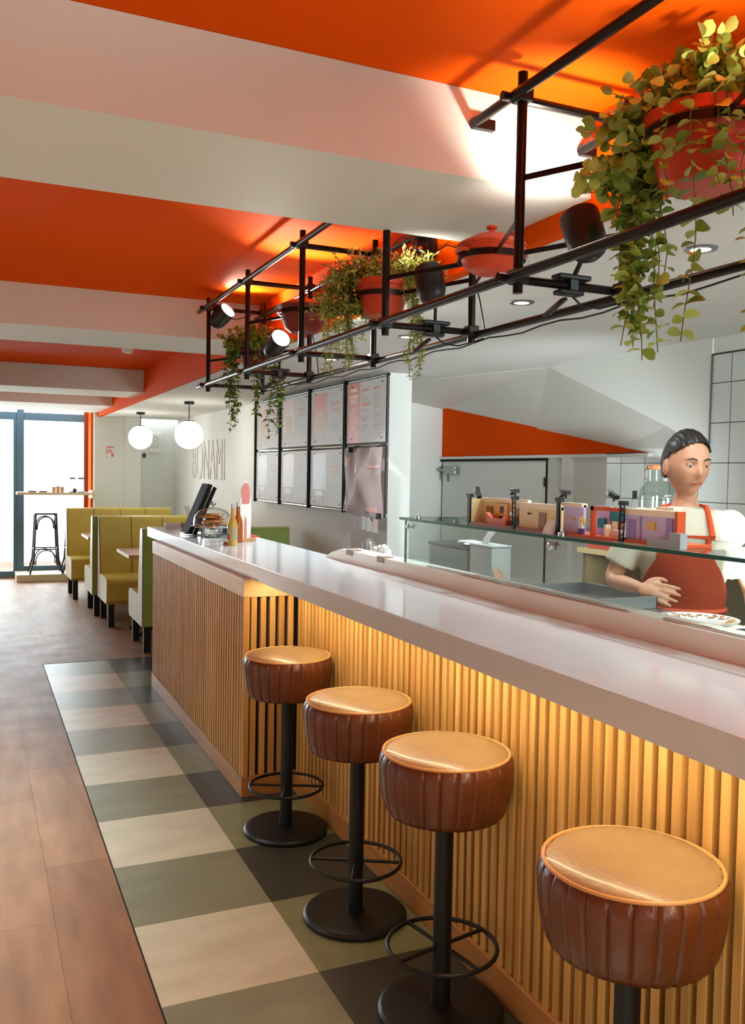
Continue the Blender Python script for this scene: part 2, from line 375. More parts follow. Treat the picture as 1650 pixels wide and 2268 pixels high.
# shop front wall
wall_with_hole('wall_front', 'y', 13.7, 0.12, -2.6, 1.62, 0, CEIL, [(-2.3, 1.54, 0.02, 2.52)], M_white, 'white wall around the shop front glazing')
b = B(); box(b, 1.55, 2.17, 13.2, 13.82, 0, SOF); box(b, 1.55, 1.6, 13.2, 13.82, SOF, CEIL); struct('wall_front', b, M_white, label='white pier right of the shop front window', cat='wall')
b = B(); box(b, 2.17, 3.0, 13.5, 13.82, 0, SOF); struct('wall_front', b, M_white, label='white wall behind the farthest booth', cat='wall')
b = B(); box(b, 1.97, 2.2, 13.17, 13.2, 0, SOF); struct('trim_2', b, M_white, label='white boxed pilaster beside the far booth', cat='pilaster')
b = B(); box(b, 1.515, 1.55, 13.3, 13.75, 0.1, 2.52); struct('trim_3', b, M_orange, label='orange reveal at the right of the shop window', cat='reveal')
b = B(); box(b, 2.75, 2.93, 5.87, 13.5, 0, SOF); struct('wall_right', b, M_white, label='white wall carrying the menu boards', cat='wall')
b = B(); box(b, 2.93, 3.9, 7.15, 7.3, 0, SOF); struct('wall_kitchen', b, M_kwall, label='end wall of the under-stair recess', cat='wall')
# under-stair: orange wall and tiled wall
b = B(); prism(b, [(4.3, 0), (7.15, 0), (7.15, 2.4), (4.3, 1.9)], 3.9, 4.0, 'x'); struct('wall_kitchen', b, M_kwall, label='white recess wall under the stairs', cat='wall')
b = B(); prism(b, [(4.45, 1.757), (7.14, 1.757), (7.14, 2.25), (4.45, 1.80)], 3.885, 3.9, 'x'); struct('trim_4', b, M_orange_wall, label='orange triangle of wall under the sloping stair soffit', cat='wall panel')
b = B(); box(b, 3.86, 3.9, 4.4, 7.14, 1.735, 1.757); struct('trim_5', b, M_white, label='thin pale ledge below the orange triangle', cat='trim')
b = B(); box(b, 3.5, 3.62, -2.6, 4.344, 0, 1.72); box(b, 3.5, 3.62, -2.6, 3.52, 1.72, 2.246)
struct('wall_kitchen', b, M_tile, label='white square wall tiles with black grout', cat='wall')
b = B(); prism(b, [(3.521, 1.742), (3.83, 1.885), (4.98, SOF - 0.001), (3.521, SOF - 0.001)], 3.496, 3.5, 'x'); box(b, 3.5, 3.62, -2.6, 3.52, 2.246, SOF)
struct('wall_kitchen', b, M_kwall, label='smooth white stair stringer above the tiles', cat='wall')
b = B(); A = [(3.501, 3.525, 1.745), (3.501, 3.835, 1.888), (3.501, 4.975, 2.327), (2.94, 7.149, 2.327)]; C_ = [(3.9, 4.45, 1.757), (3.9, 4.72, 1.80), (3.9, 5.7, 1.957), (3.9, 7.149, 2.19)]
va = [b.verts.new(p) for p in A]; vb = [b.verts.new(p) for p in C_]; vc = [b.verts.new((p[0], p[1], p[2] + 0.03)) for p in A]; vd = [b.verts.new((p[0], p[1], p[2] + 0.03)) for p in C_]
for i in range(3):
    b.faces.new((va[i], va[i + 1], vb[i + 1], vb[i])); b.faces.new((vc[i], vd[i], vd[i + 1], vc[i + 1])); b.faces.new((va[i], vc[i], vc[i + 1], va[i + 1])); b.faces.new((vb[i], vb[i + 1], vd[i + 1], vd[i]))
b.faces.new((va[0], vb[0], vd[0], vc[0])); b.faces.new((va[3], vc[3], vd[3], vb[3]))
struct('ceiling_stair_soffit', b, M_kwall, label='sloping white underside of the stairs', cat='ceiling')
b = B()
for p in (((3.495, 3.52, 1.735), (3.495, 3.52, 2.246)), ((3.495, 3.52, 2.246), (3.495, 2.0, 2.246)), ((3.495, 3.52, 1.722), (3.495, 3.85, 1.722)), ((3.495, 4.09, 1.745), (3.495, 4.344, 1.742))):
    tube(b, p, 0.004, 6)
struct('trim_6', b, M_black, label='thin black edging strip around the wall tiles', cat='trim')
# cupboard door under the stairs
t = tag(bpy.data.objects.new('door_1', None), 'pale cupboard door with a latch under the orange triangle', 'door', kind='structure'); COL.objects.link(t); t.location = (3.88, 6.3, 0)
b = B(); box(b, 3.888, 3.899, 5.53, 7.13, 0.02, 1.715, bev=0.002); obj('door_panel', b, M_kwall, t)
b = B(); box(b, 3.868, 3.9, 5.515, 7.14, 1.716, 1.735); box(b, 3.889, 3.9, 5.518, 5.529, 0, 1.72); box(b, 3.889, 3.9, 7.131, 7.141, 0, 1.72); obj('shadow_gap', b, M_dark, t)
b = B(); box(b, 3.84, 3.88, 6.82, 7.03, 1.60, 1.67, bev=0.008); box(b, 3.82, 3.845, 6.8, 7.1, 1.635, 1.65, bev=0.004); tube(b, ((3.83, 6.93, 1.6), (3.82, 6.9, 1.54)), 0.012); lathe(b, [(0, 0), (0.022, 0), (0.022, 0.02), (0, 0.02)], 16, M=aim((-1, 0, 0), (3.86, 7.1, 1.64)))
obj('latch', b, M_steel, t)
b = B(); box(b, 3.876, 3.89, 5.51, 5.535, 1.52, 1.59, bev=0.002); obj('hinge', b, M_black, t)
b = B(); box(b, 3.86, 3.9, 5.2, 5.29, 0, 1.735); struct('trim_7', b, M_white, label='vertical white cover strip in the recess', cat='trim')

# ------------------------------------------------------------------ shop front glazing
M_frame = mat('window_frame_paint', (84, 118, 138), 0.4, var=0.1)
M_pane = thin_glass('window_pane', (0.98, 0.99, 0.99), 0.5)
w = bpy.data.objects.new('window_1', None); COL.objects.link(w); w.location = (0.5, 13.7, 0); tag(w, 'tall shop front window with blue-grey frame', 'window', kind='structure')
b = B(); box(b, 0.544, 0.64, 13.66, 13.76, 0.02, 2.52, bev=0.006); obj('mullion', b, M_frame, w)
b = B(); box(b, 0.64, 1.515, 13.67, 13.75, 2.265, 2.375, bev=0.005); box(b, -0.5, 0.544, 13.67, 13.75, 2.265, 2.375, bev=0.005); obj('transom', b, M_frame, w)
b = B(); box(b, 0.64, 1.515, 13.67, 13.75, 0.10, 0.17, bev=0.004); obj('bottom_rail', b, M_frame, w)
b = B(); box(b, 1.46, 1.515, 13.66, 13.76, 0.1, 2.52, bev=0.004); obj('jamb', b, mat('rust_jamb', (150, 78, 54), 0.5), w)
b = B(); box(b, 0.64, 1.46, 13.705, 13.711, 0.17, 2.265); box(b, 0.64, 1.46, 13.705, 13.711, 2.375, 2.52); obj('pane', b, M_pane, w)
d = bpy.data.objects.new('door_2', None); COL.objects.link(d); d.location = (-0.1, 13.7, 0); tag(d, 'glazed shop entrance door left of the mullion', 'door', kind='structure')
b = B(); box(b, -0.56, -0.48, 13.66, 13.76, 0.02, 2.52, bev=0.006); box(b, -0.48, 0.5, 13.67, 13.74, 0.02, 0.1, bev=0.004); box(b, 0.5, 0.544, 13.67, 13.74, 0.02, 2.265, bev=0.004); obj('door_frame', b, M_frame, d)
b = B(); box(b, -0.48, 0.5, 13.703, 13.709, 0.1, 2.265); obj('pane', b, M_pane, d)
b = B(); box(b, 0.52, 1.55, 13.13, 13.68, 0, 0.1, bev=0.005); struct('trim_8', b, mat('beige_step', (214, 200, 170), 0.5), label='low beige platform below the shop window', cat='step')
b = B(); box(b, -30, 30, 13.9, 60, -0.12, -0.05); struct('ground_pavement', b, mat('pavement', (205, 203, 198), 0.8, var=0.08), label='bright pavement outside the shop', cat='pavement')

# ------------------------------------------------------------------ bar counter
XF = 1.19; XR = 1.462; YC = 4.16; YE = 6.58; Y0 = -0.6
cn = thing('bar_counter', 'long bar counter base clad in vertical oak slats', 'counter', (1.3, 4.0, 0))
b = B(); box(b, XF + 0.03, 1.74, YC + 0.025, YE, 0, 1.06); box(b, XR + 0.03, 1.74, Y0, YC + 0.03, 0, 1.06); obj('core', b, M_dark, cn, smooth=False)
def slats_y(bm, x, y0, y1, z0, z1, pitch=0.048, wd=0.028, dp=0.03):
    n = int((y1 - y0) / pitch)
    for i in range(n):
        y = y0 + (i + 0.5) * (y1 - y0) / n
        box(bm, x, x + dp + 0.002, y - wd / 2, y + wd / 2, z0, z1, bev=0.002, seg=1)
b = B(); slats_y(b, XF, YC + 0.03, YE, 0.1, 0.985)
box(b, XF, XF + 0.03, YC, YC + 0.024, 0.1, 0.985, bev=0.002, seg=1)
obj('slat_panel', b, M_slat, cn)
b = B()
for i in range(5):
    x = XF + 0.052 + i * 0.0475; box(b, x - 0.0145, x + 0.0145, YC, YC + 0.03, 0.1, 0.985, bev=0.002, seg=1)
obj('slat_panel', b, M_slat, cn)
b = B(); slats_y(b, XR, Y0, YC - 0.006, 0.1, 1.06); obj('slat_panel', b, M_slat, cn)
b = B(); box(b, XF - 0.004, XF + 0.03, YC - 0.004, YE, 0, 0.1, bev=0.003); obj('skirting', b, M_oak, cn)
b = B(); box(b, XF + 0.03, XR + 0.01, YC - 0.004, YC + 0.03, 0, 0.1, bev=0.003); obj('skirting', b, M_oak, cn)
b = B(); box(b, XR - 0.008, XR + 0.03, Y0, YC - 0.004, 0, 0.1, bev=0.003); obj('skirting', b, M_oak, cn)
b = B(); box(b, XF - 0.004, 1.74, YC - 0.004, YE + 0.005, 0.985, 1.074, bev=0.003); obj('header_band', b, M_gold, cn)
# worktop
b = B(); box(b, 1.222, 1.755, Y0, 7.0, 1.075, 1.15, bev=0.004)
stick('countertop', b, M_quartz, 'long glossy white stone countertop along the whole bar', 'countertop')
b = B(); prism(b, [(Y0, 1.15), (4.40, 1.15), (4.30, 1.185), (4.17, 1.212), (Y0, 1.212)], 1.70, 1.80, 'x')
o = stick('counter_upstand', b, mat('beige_laminate', (240, 236, 222), 0.35, var=0.02), 'beige raised strip along the back edge of the white countertop', 'upstand')
for y in (4.06, 3.69):
    b = B(); box(b, 1.694, 1.75, y - 0.035, y + 0.035, 1.19, 1.218, bev=0.002)
    stick('glass_clip', b, mat('brown_clip', (158, 138, 126), 0.5), 'small brown clip on the upstand, %s one' % ('farther' if y > 4 else 'nearer'), 'clip')
# warm strip under the worktop overhang
b = B(); box(b, 1.28, 1.32, Y0, 4.10, 1.068, 1.0745); t = stick('led_strip', b, M_led_warm, 'warm light strip under the countertop overhang above the stools', 'light strip')
area_light('led_strip_glow', (1.31, 1.75, 1.066), (1.45, 1.75, 0.55), 4.6, 0.04, 5.2, (1.0, 0.93, 0.74))
area_light('led_strip_glow', (1.30, 4.08, 1.062), (1.32, 4.20, 0.4), 0.2, 0.03, 0.07, (1.0, 0.88, 0.66))

# ------------------------------------------------------------------ bar stools
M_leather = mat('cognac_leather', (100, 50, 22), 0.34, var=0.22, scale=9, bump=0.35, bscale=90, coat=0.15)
M_leather_lit = mat('cognac_leather_lit', (150, 122, 84), 0.34, var=0.16, scale=7, bump=0.25, bscale=90, coat=0.2)  # same leather, paler: light from above put into the seat top colour
M_piping = mat('tan_piping', (206, 152, 92), 0.4)
def make_stool():
    t = thing('bar_stool', '', 'bar stool')
    def dent(q, a):  # pleats
        k = math.cos(a * 26); f = 1 - 0.026 * max(0, k) ** 8 if q.z < 0.792 else 1
        return V((q.x * f, q.y * f, q.z))
    b = B(); lathe(b, [(0, 0.61), (0.15, 0.61), (0.170, 0.614), (0.179, 0.628), (0.188, 0.66), (0.194, 0.70), (0.197, 0.735), (0.198, 0.755), (0.195, 0.772), (0.188, 0.785), (0.182, 0.79)], 260, fn=dent)
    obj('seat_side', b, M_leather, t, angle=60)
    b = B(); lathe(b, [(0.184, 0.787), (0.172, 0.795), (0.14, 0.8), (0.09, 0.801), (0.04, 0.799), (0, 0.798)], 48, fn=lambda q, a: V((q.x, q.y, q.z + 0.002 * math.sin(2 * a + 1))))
    obj('seat_top', b, M_leather_lit, t, angle=80)
    b = B(); torus(b, (0, 0, 0.789), 0.185, 0.0045, 64, 8); obj('piping', b, M_piping, t)
    b = B(); lathe(b, [(0, 0.595), (0.10, 0.595), (0.10, 0.611), (0, 0.611)], 32); obj('seat_plate', b, M_black, t)
    b = B(); lathe(b, [(0, 0.02), (0.0275, 0.02), (0.0275, 0.6), (0, 0.6)], 28); lathe(b, [(0.03, 0.026), (0.034, 0.026), (0.034, 0.033), (0.028, 0.035)], 28); obj('pole', b, M_black, t)
    b = B(); lathe(b, [(0, 0), (0.18, 0), (0.187, 0.006), (0.187, 0.014), (0.178, 0.024), (0.16, 0.028), (0.05, 0.031), (0, 0.031)], 56); obj('base', b, M_black, t)
    b = B(); torus(b, (0, 0, 0.205), 0.162, 0.0068, 56, 10)
    for k in range(4):
        a = PI / 4 + k * PI / 2 + 0.25; tube(b, ((0.024 * math.cos(a), 0.024 * math.sin(a), 0.205), (0.161 * math.cos(a), 0.161 * math.sin(a), 0.205)), 0.006, 8)
    obj('foot_ring', b, M_black, t)
    return t
st = make_stool()
for i, (x, y, rz, lab) in enumerate(((1.262, 3.70, 0.1, 'tan leather bar stool farthest away, beside the counter corner'), (1.25, 2.88, 0.05, 'tan leather bar stool second from the counter corner'),
        (1.262, 2.255, 0.75, 'tan leather bar stool third from the counter corner'), (1.266, 1.452, 0.4, 'tan leather bar stool nearest the camera, base out of frame'))):
    o = st if i == 0 else copy_tree(st)
    o.location = (x, y, 0); o.rotation_euler.z = rz; tag(o, lab, 'bar stool', 'bar stools along the counter')

# ------------------------------------------------------------------ booths
def bench(x0, x1, yb, face, label, seams=4, bottom=0.235):
    """yb: rear plane of the back, face -1 seat towards camera / +1 away"""
    s = face; t = thing('booth_bench', label, 'booth bench', ((x0 + x1) / 2, yb, 0), 'booth benches')
    f = lambda d: yb + s * d
    # seat cushion, rounded front
    prof = [(0.12, bottom), (0.70, bottom), (0.735, 0.27), (0.74, 0.42)]
    for k in range(7):
        a = k / 6 * PI / 2; prof.append((0.665 + 0.075 * math.cos(a), 0.425 + 0.07 * math.sin(a)))
    prof += [(0.5, 0.50), (0.12, 0.488)]
    b = B(); prism(b, [(f(d), z) for d, z in prof], x0 + 0.004, x1 - 0.004, 'x'); obj('seat', b, M_vinyl, t)
    for xa in (x0, x1):
        b = B(); prism(b, [(f(d), z) for d, z in prof], xa - 0.004, xa + 0.004, 'x'); obj('seat_end_panel', b, M_vinyl_glare, t)
    bp = [(0.0, bottom), (0.235, bottom), (0.20, 0.60), (0.12, 1.055), (0.10, 1.082), (0.06, 1.09), (0.02, 1.085), (0, 1.06)]
    b = B(); prism(b, [(f(d + (0.012 if d == 0 else 0)), z) for d, z in bp], x0 + 0.006, x1 - 0.006, 'x'); obj('backrest', b, M_vinyl, t)
    for xa in (x0, x1):
        b = B(); prism(b, [(f(d), z) for d, z in bp], xa - 0.006, xa + 0.006, 'x'); obj('backrest_end_panel', b, M_vinyl_glare, t)
    b = B(); prism(b, [(f(0.0), bottom), (f(0.011), bottom), (f(0.011), 1.08), (f(0), 1.06)], x0 + 0.004, x1 - 0.004, 'x'); obj('rear_panel', b, M_green, t)
    b = B()
    for k in range(1, seams):
        x = x0 + k * (x1 - x0) / seams; tube(b, [(x, f(0.214), 0.5), (x, f(0.2012), 0.62), (x, f(0.1205), 1.056), (x, f(0.09), 1.086), (x, f(0.03), 1.0875)], 0.0035, 6)
    tube(b, [(x0, f(0.235), bottom), (x0, f(0.2), 0.6), (x0, f(0.12), 1.055), (x0, f(0.06), 1.09), (x0, f(0.004), 1.07), (x0, f(0.004), bottom)], 0.005, 6)
    obj_split('seam', b, mat('dark_olive_piping', (96, 88, 40), 0.5), t)
    for xa in (x0 + 0.05, x1 - 0.05):
        for dd in (0.07, 0.66):
            b = B(); box(b, xa - 0.03, xa + 0.03, f(dd) - 0.03, f(dd) + 0.03, 0, bottom + 0.003, bev=0.003); obj('leg', b, M_black, t)
    return t
bench(1.06, 2.37, 11.93, -1, 'olive booth bench farthest away, seat facing the camera')
bench(1.15, 2.42, 9.875, 1, 'olive booth bench facing away, back to back in the middle')
bench(1.20, 2.52, 9.86, -1, 'olive booth bench in the middle with its seat facing the camera')
bench(1.315, 2.635, 7.74, 1, 'nearest olive booth bench, green rear panel behind the counter end')
def booth_table(x0, x1, y0, y1, label):
    t = thing('booth_table', label, 'table', ((x0 + x1) / 2, (y0 + y1) / 2, 0), 'booth tables')
    b = B(); box(b, x0, x1, y0, y1, 0.767, 0.80, bev=0.003); obj('tabletop', b, M_ply, t)
    b = B(); box(b, x0 - 0.002, x0 + 0.001, y0 + 0.002, y1 - 0.002, 0.768, 0.799); obj('edge_band', b, mat('white_edge_band', (226, 222, 214), 0.35), t)
    for xc in (x0 + 0.35, x1 - 0.3):
        yc = (y0 + y1) / 2
        b = B(); tube(b, ((xc, yc, 0.03), (xc, yc, 0.766)), 0.03, 16); obj('pedestal', b, M_black, t)
        b = B()
        for dx, dy in ((1, 1), (-1, 1), (1, -1), (-1, -1)):
            tube(b, ((xc, yc, 0.07), (xc + dx * 0.12, yc + dy * 0.12, 0.06), (xc + dx * 0.24, yc + dy * 0.24, 0.02)), [0.022, 0.02, 0.016], 8)
        obj('foot', b, M_black, t)
    return t
booth_table(1.19, 2.55, 10.66, 11.36, 'wooden booth table in front of the farthest bench')
booth_table(1.295, 2.65, 8.36, 9.12, 'wooden booth table between the two nearer benches')

# ------------------------------------------------------------------ window shelf with bistro stools
b = B(); box(b, 0.52, 1.5, 13.0, 13.38, 1.215, 1.25, bev=0.004); box(b, 1.5, 1.545, 13.0, 13.38, 1.17, 1.28, bev=0.003)
stick('window_shelf', b, mat('pale_birch', (226, 206, 178), 0.45, var=0.08, stretch=(1, 6, 6)), 'narrow wooden bar shelf across the shop window', 'shelf')
M_bent = mat('dark_bentwood', (44, 38, 38), 0.35, var=0.15)
def bistro(x, y, label):
    t = thing('bistro_stool', label, 'bar stool', (x, y, 0.1), 'bistro stools at the window')
    b = B(); box(b, -0.15, 0.15, -0.15, 0.15, 0.83, 0.855, bev=0.012); obj('seat', b, M_bent, t, world=False)
    for sx in (-1, 1):
        for sy in (-1, 1):
            b = B(); tube(b, ((sx * 0.135, sy * 0.135, 0.83), (sx * 0.15, sy * 0.15, 0.45), (sx * 0.165, sy * 0.165, 0.2), (sx * 0.215, sy * 0.2, 0.0)), 0.013, 8); obj('leg', b, M_bent, t, world=False)
    for (za, zb, r, w) in ((0.62, 0.80, 0.009, 0.13), (0.12, 0.33, 0.008, 0.155)):
        for sgn in (-1, 1):
            for ax in (0, 1):
                p = []; b = B()
                for k in range(13):
                    a = PI * k / 12; u_ = -math.cos(a) * w * 0.9; z = za + (zb - za) * math.sin(a) ** 0.7
                    p.append((u_, sgn * w, z) if ax == 0 else (sgn * w, u_, z))
                tube(b, p, r, 6); obj('arch_brace', b, M_bent, t, world=False)
    b = B(); q = 0.158
    for p0, p1 in (((-q, -q), (q, -q)), ((q, -q), (q, q)), ((q, q), (-q, q)), ((-q, q), (-q, -q))): tube(b, ((p0[0], p0[1], 0.345), (p1[0], p1[1], 0.345)), 0.009, 8)
    obj('foot_rail', b, M_bent, t, world=False)
bistro(0.91, 13.36, 'dark bentwood stool in full view under the window shelf')
bistro(1.345, 13.36, 'dark bentwood stool half hidden behind the farthest booth bench')
def jar_small(x, y, lab):
    t = thing('drink_jar', lab, 'jar', (x, y, 1.25), 'jars on the window shelf')
    b = B(); lathe(b, [(0, 0), (0.042, 0), (0.045, 0.01), (0.045, 0.17), (0.03, 0.185), (0.03, 0.19)], 24); obj('body', b, MATS.get('jar_glass') or thin_glass('jar_glass', (0.62, 0.72, 0.78), 1.0), t, world=False)
    b = B(); lathe(b, [(0, 0.188), (0.042, 0.188), (0.042, 0.21), (0, 0.213)], 24); obj('lid', b, mat('grey_lid', (120, 112, 110), 0.4), t, world=False)
    b = B(); lathe(b, [(0, 0), (0.0455, 0.0), (0.0455, 0.012), (0, 0.012)], 24); obj('base_ring', b, mat('grey_lid', (120, 112, 110), 0.4), t, world=False)
jar_small(1.245, 13.1, 'left one of two tall glass jars with grey lids on the window shelf')
jar_small(1.362, 13.1, 'right one of two tall glass jars with grey lids on the window shelf')
b = B(); lathe(b, [(0, 0), (0.02, 0), (0.028, 0.02), (0.028, 0.045), (0.012, 0.05), (0.012, 0.06), (0, 0.06)], 16, c=(1.272, 13.02, 1.25)); stick('pepper_pot', b, mat('dark_brown_pot', (86, 48, 44), 0.5), 'small dark pot standing before the jars on the window shelf', 'pot')
for k, (x, h) in enumerate(((1.0, 0.075), (1.055, 0.085), (1.11, 0.075))):
    b = B(); lathe(b, [(0, 0), (0.022, 0), (0.028, h), (0.026, h), (0.02, 0.004), (0, 0.004)], 20, c=(x, 13.08, 1.25))
    stick('drinking_glass', b, mat('amber_tumbler', (224, 176, 132), 0.15), 'amber tumbler on the window shelf, %s of three' % ('left', 'middle', 'right')[k], 'glass', 'tumblers on the window shelf')
for k, x in enumerate((0.72, 0.86)):
    b = B(); lathe(b, [(0, 0), (0.05, 0), (0.062, 0.018), (0.058, 0.018), (0.045, 0.004), (0, 0.004)], 20, c=(x, 13.1, 1.25))
    stick('ashtray', b, mat('brown_dish', (134, 96, 74), 0.4), 'flat brown dish on the window shelf, %s one' % ('left', 'right')[k], 'dish', 'flat dishes on the window shelf')

# wall things at the far end
b = B(); box(b, 1.712, 1.822, 13.186, 13.2, 1.745, 1.915, bev=0.002); t = tag(bpy.data.objects.new('fire_safety_sign', None), 'small red and white safety sign on the far white pier', 'sign'); COL.objects.link(t); t.location = (1.767, 13.19, 1.83)
obj('plate', b, M_paper, t)
b = B(); M_red = mat('sign_red', (214, 92, 84), 0.5)
box(b, 1.717, 1.817, 13.184, 13.187, 1.892, 1.91); box(b, 1.717, 1.727, 13.184, 13.187, 1.80, 1.885); box(b, 1.745, 1.755, 13.184, 13.187, 1.81, 1.87)
prism(b, [(1.765, 1.87), (1.80, 1.84), (1.79, 1.82), (1.755, 1.85)], 13.184, 13.187, 'y'); box(b, 1.785, 1.815, 13.184, 13.187, 1.76, 1.815); box(b, 1.717, 1.75, 13.184, 13.187, 1.755, 1.762)
obj('red_pictogram', b, M_red, t)
t = thing('framed_notice', 'white framed notice with a ring drawing on the far wall', 'notice', (2.46, 13.49, 1.99))
b = B(); box(b, 2.37, 2.555, 13.47, 13.498, 1.845, 2.13, bev=0.004); obj('frame', b, M_paper, t)
b = B(); torus(b, (0, 0, 0), 0.04, 0.005, 24, 6, M=Matrix.Translation((2.46, 13.468, 2.05)) @ Matrix.Rotation(PI / 2, 4, 'X')); box(b, 2.38, 2.545, 13.467, 13.471, 1.965, 1.972); box(b, 2.40, 2.51, 13.467, 13.471, 1.925, 1.94); obj('print', b, mat('grey_print', (190, 186, 182), 0.6), t)
b = B(); lathe(b, [(0, 0), (0.028, 0), (0.028, 0.02), (0, 0.024)], 20, M=aim((0, -1, 0), (2.30, 13.5, 1.80)) @ Matrix.Diagonal((1, 1.4, 1, 1))); box(b, 2.29, 2.31, 13.47, 13.48, 1.795, 1.805)
stick('door_buzzer', b, mat('dark_grey_plastic', (66, 64, 62), 0.4), 'small dark oval buzzer on the far wall below the notice', 'buzzer')
# raised lettering on the wall
b = text_mesh('BONAMI', 1.72, 0.51, 0.004, frame_negx(2.745, 12.24, 1.475))
stick('wall_lettering', b, mat('white_letter', (214, 210, 206), 0.6), 'raised white capital letters BONAMI on the white side wall', 'lettering', smooth=False)

# pendants
def pendant(x, y, lab, dr=0.03):
    t = thing('pendant_lamp', lab, 'pendant lamp', (x, y, SOF), 'globe pendants over the booths')
    b = B(); lathe(b, [(0, 0), (0.055, 0), (0.055, -0.028), (0, -0.03)], 28); obj('canopy', b, M_black, t, world=False)
    b = B(); tube(b, ((0, 0, -0.02), (0, 0, -0.15 - dr)), 0.005, 8); obj('rod', b, M_black, t, world=False)
    b = B(); lathe(b, [(0, -0.14 - dr), (0.05, -0.143 - dr), (0.06, -0.152 - dr), (0, -0.152 - dr)], 28); obj('gallery', b, M_black, t, world=False)
    b = B(); bmesh.ops.create_uvsphere(b, u_segments=40, v_segments=24, radius=0.152, matrix=Matrix.Translation((0, 0, -0.297 - dr))); obj('globe', b, M_globe, t, world=False)
pendant(1.955, 11.75, 'white globe pendant lamp farther from the camera')
pendant(2.10, 9.55, 'white globe pendant lamp nearer to the camera', 0.06)
for y, x in ((11.75, 1.955), (9.55, 2.10)):
    pl = bpy.data.lights.new('pendant_glow', 'POINT'); pl.energy = 2.5; pl.color = (1, 0.93, 0.82); pl.shadow_soft_size = 0.16
    po = bpy.data.objects.new('pendant_glow', pl); COL.objects.link(po); po.location = (x, y, SOF - 0.60)
b = B(); lathe(b, [(0, 0), (0.05, 0), (0.05, -0.02), (0.035, -0.045), (0, -0.05)], 24, c=(1.18, 7.75, CEIL)); stick('smoke_detector', b, mat('white_plastic', (240, 240, 238), 0.4), 'white smoke detector on the orange ceiling between far beams', 'smoke detector')
# recessed downlights
for i, (y, lab) in enumerate(((2.18, 'nearest'), (3.19, 'second'), (4.28, 'third'), (5.38, 'farthest'))):
    t = thing('downlight', 'round recessed downlight in the white kitchen ceiling, %s from the camera' % lab, 'downlight', (2.10, y, SOF), 'recessed kitchen downlights')
    b = B(); lathe(b, [(0.03, -0.001), (0.032, -0.006), (0.05, -0.006), (0.053, 0.0), (0.03, -0.0005)], 32); obj('trim_ring', b, mat('satin_nickel', (120, 124, 126), 0.3, 0.7), t, world=False)
    b = B(); lathe(b, [(0, -0.0045), (0.031, -0.0045), (0.031, -0.001), (0, -0.001)], 28); obj('lens', b, M_led_white, t, world=False)
for y in (1.1, 2.18, 3.19, 4.28, 5.38):
    sl = bpy.data.lights.new('downlight_beam', 'SPOT'); sl.energy = 27; sl.spot_size = math.radians(125); sl.spot_blend = 0.8; sl.color = (0.82, 0.95, 1.0); sl.shadow_soft_size = 0.04
    so = bpy.data.objects.new('downlight_beam', sl); COL.objects.link(so); so.location = (2.10, y, SOF - 0.02); sl.energy = 58 if y > 4 else 27

# ------------------------------------------------------------------ hanging tube rack
XA, XC = 1.225, 1.55; ZL, ZT = 2.09, 2.53
PY = [5.08, 4.28, 3.48, 2.68, 1.88, 1.08]
rk = thing('hanging_rack', 'black tube rack hanging over the bar counter with pots, plants and spotlights', 'rack', (1.39, 3.2, 2.3))
for x, zt, zl in ((XA, ZT, ZL), (XC, 2.515, 2.078)):
    b = B(); tube(b, ((x - 0.016 if x == XA else x + 0.016, 0.2, zl), (x - 0.016 if x == XA else x + 0.016, 5.26, zl)), 0.0125, 12); obj('lower_rail', b, M_rack, rk)
    xx = x - 0.018 if x == XA else x + 0.005
    b = B(); tube(b, ((xx, 0.2, zt), (xx, 2.085, zt)), 0.0125, 12); box(b, xx - 0.005, xx + 0.06, 2.07, 2.0895, zt - 0.014, zt + 0.014, bev=0.002); obj('upper_rail', b, M_rack, rk)
    b = B(); tube(b, ((xx, 2.675, zt), (xx, 5.25, zt)), 0.0125, 12); obj('upper_rail', b, M_rack, rk)
for y in PY:
    for x in (XA, XC):
        top = 2.388 if y == 2.68 else 2.585
        yy = y if y != 2.68 else 2.66
        b = B(); tube(b, ((x, yy, 2.05), (x, yy, top)), 0.0125, 12); obj('post', b, M_rack, rk)
        for zz in (ZL, ZT):
            if y == 2.68 and zz == ZT: continue
            b = B(); box(b, x - 0.02, x + 0.02, yy - 0.022, yy + 0.022, zz - 0.018, zz + 0.018, bev=0.005); obj('tube_clamp', b, M_black, rk)
    yy = y if y != 2.68 else 2.66
    b = B(); tube(b, ((XA - 0.045, yy + 0.022, ZL), (XC + 0.045, yy + 0.022, ZL)), 0.0115, 10); obj('cross_tube', b, M_rack, rk)
    if y != 2.68:
        b = B(); tube(b, ((XA - 0.045, yy + 0.022, ZT), (XC + 0.045, yy + 0.022, ZT)), 0.0115, 10); obj('cross_tube', b, M_rack, rk)
def pot_ring(c, R, arms):
    """steel hoop with flat arms to the posts, carries a pot"""
    b = B(); n = 44
    lathe(b, [(R, -0.009), (R + 0.003, -0.009), (R + 0.003, 0.009), (R, 0.009), (R, -0.009)], n, c=c)
    for p in arms:
        d = V(p) - V(c); d2 = V((d.x, d.y, 0)).normalized(); a = V(c) + d2 * (R + 0.002); 
        u = V((0, 0, 1)); L = V(p) - a; s_ = L.normalized().cross(u).normalized()
        for q0, q1 in ((-1, 1),):
            vs = [b.verts.new(a + s_ * 0.002 * i + u * 0.007 * j + L * k) for k in (0, 1) for j in (-1, 1) for i in (-1, 1)]
            for f in ((0, 2, 3, 1), (4, 5, 7, 6), (0, 1, 5, 4), (2, 6, 7, 3), (0, 4, 6, 2), (1, 3, 7, 5)): b.faces.new([vs[i] for i in f])
    obj('pot_ring', b, M_rack, rk)

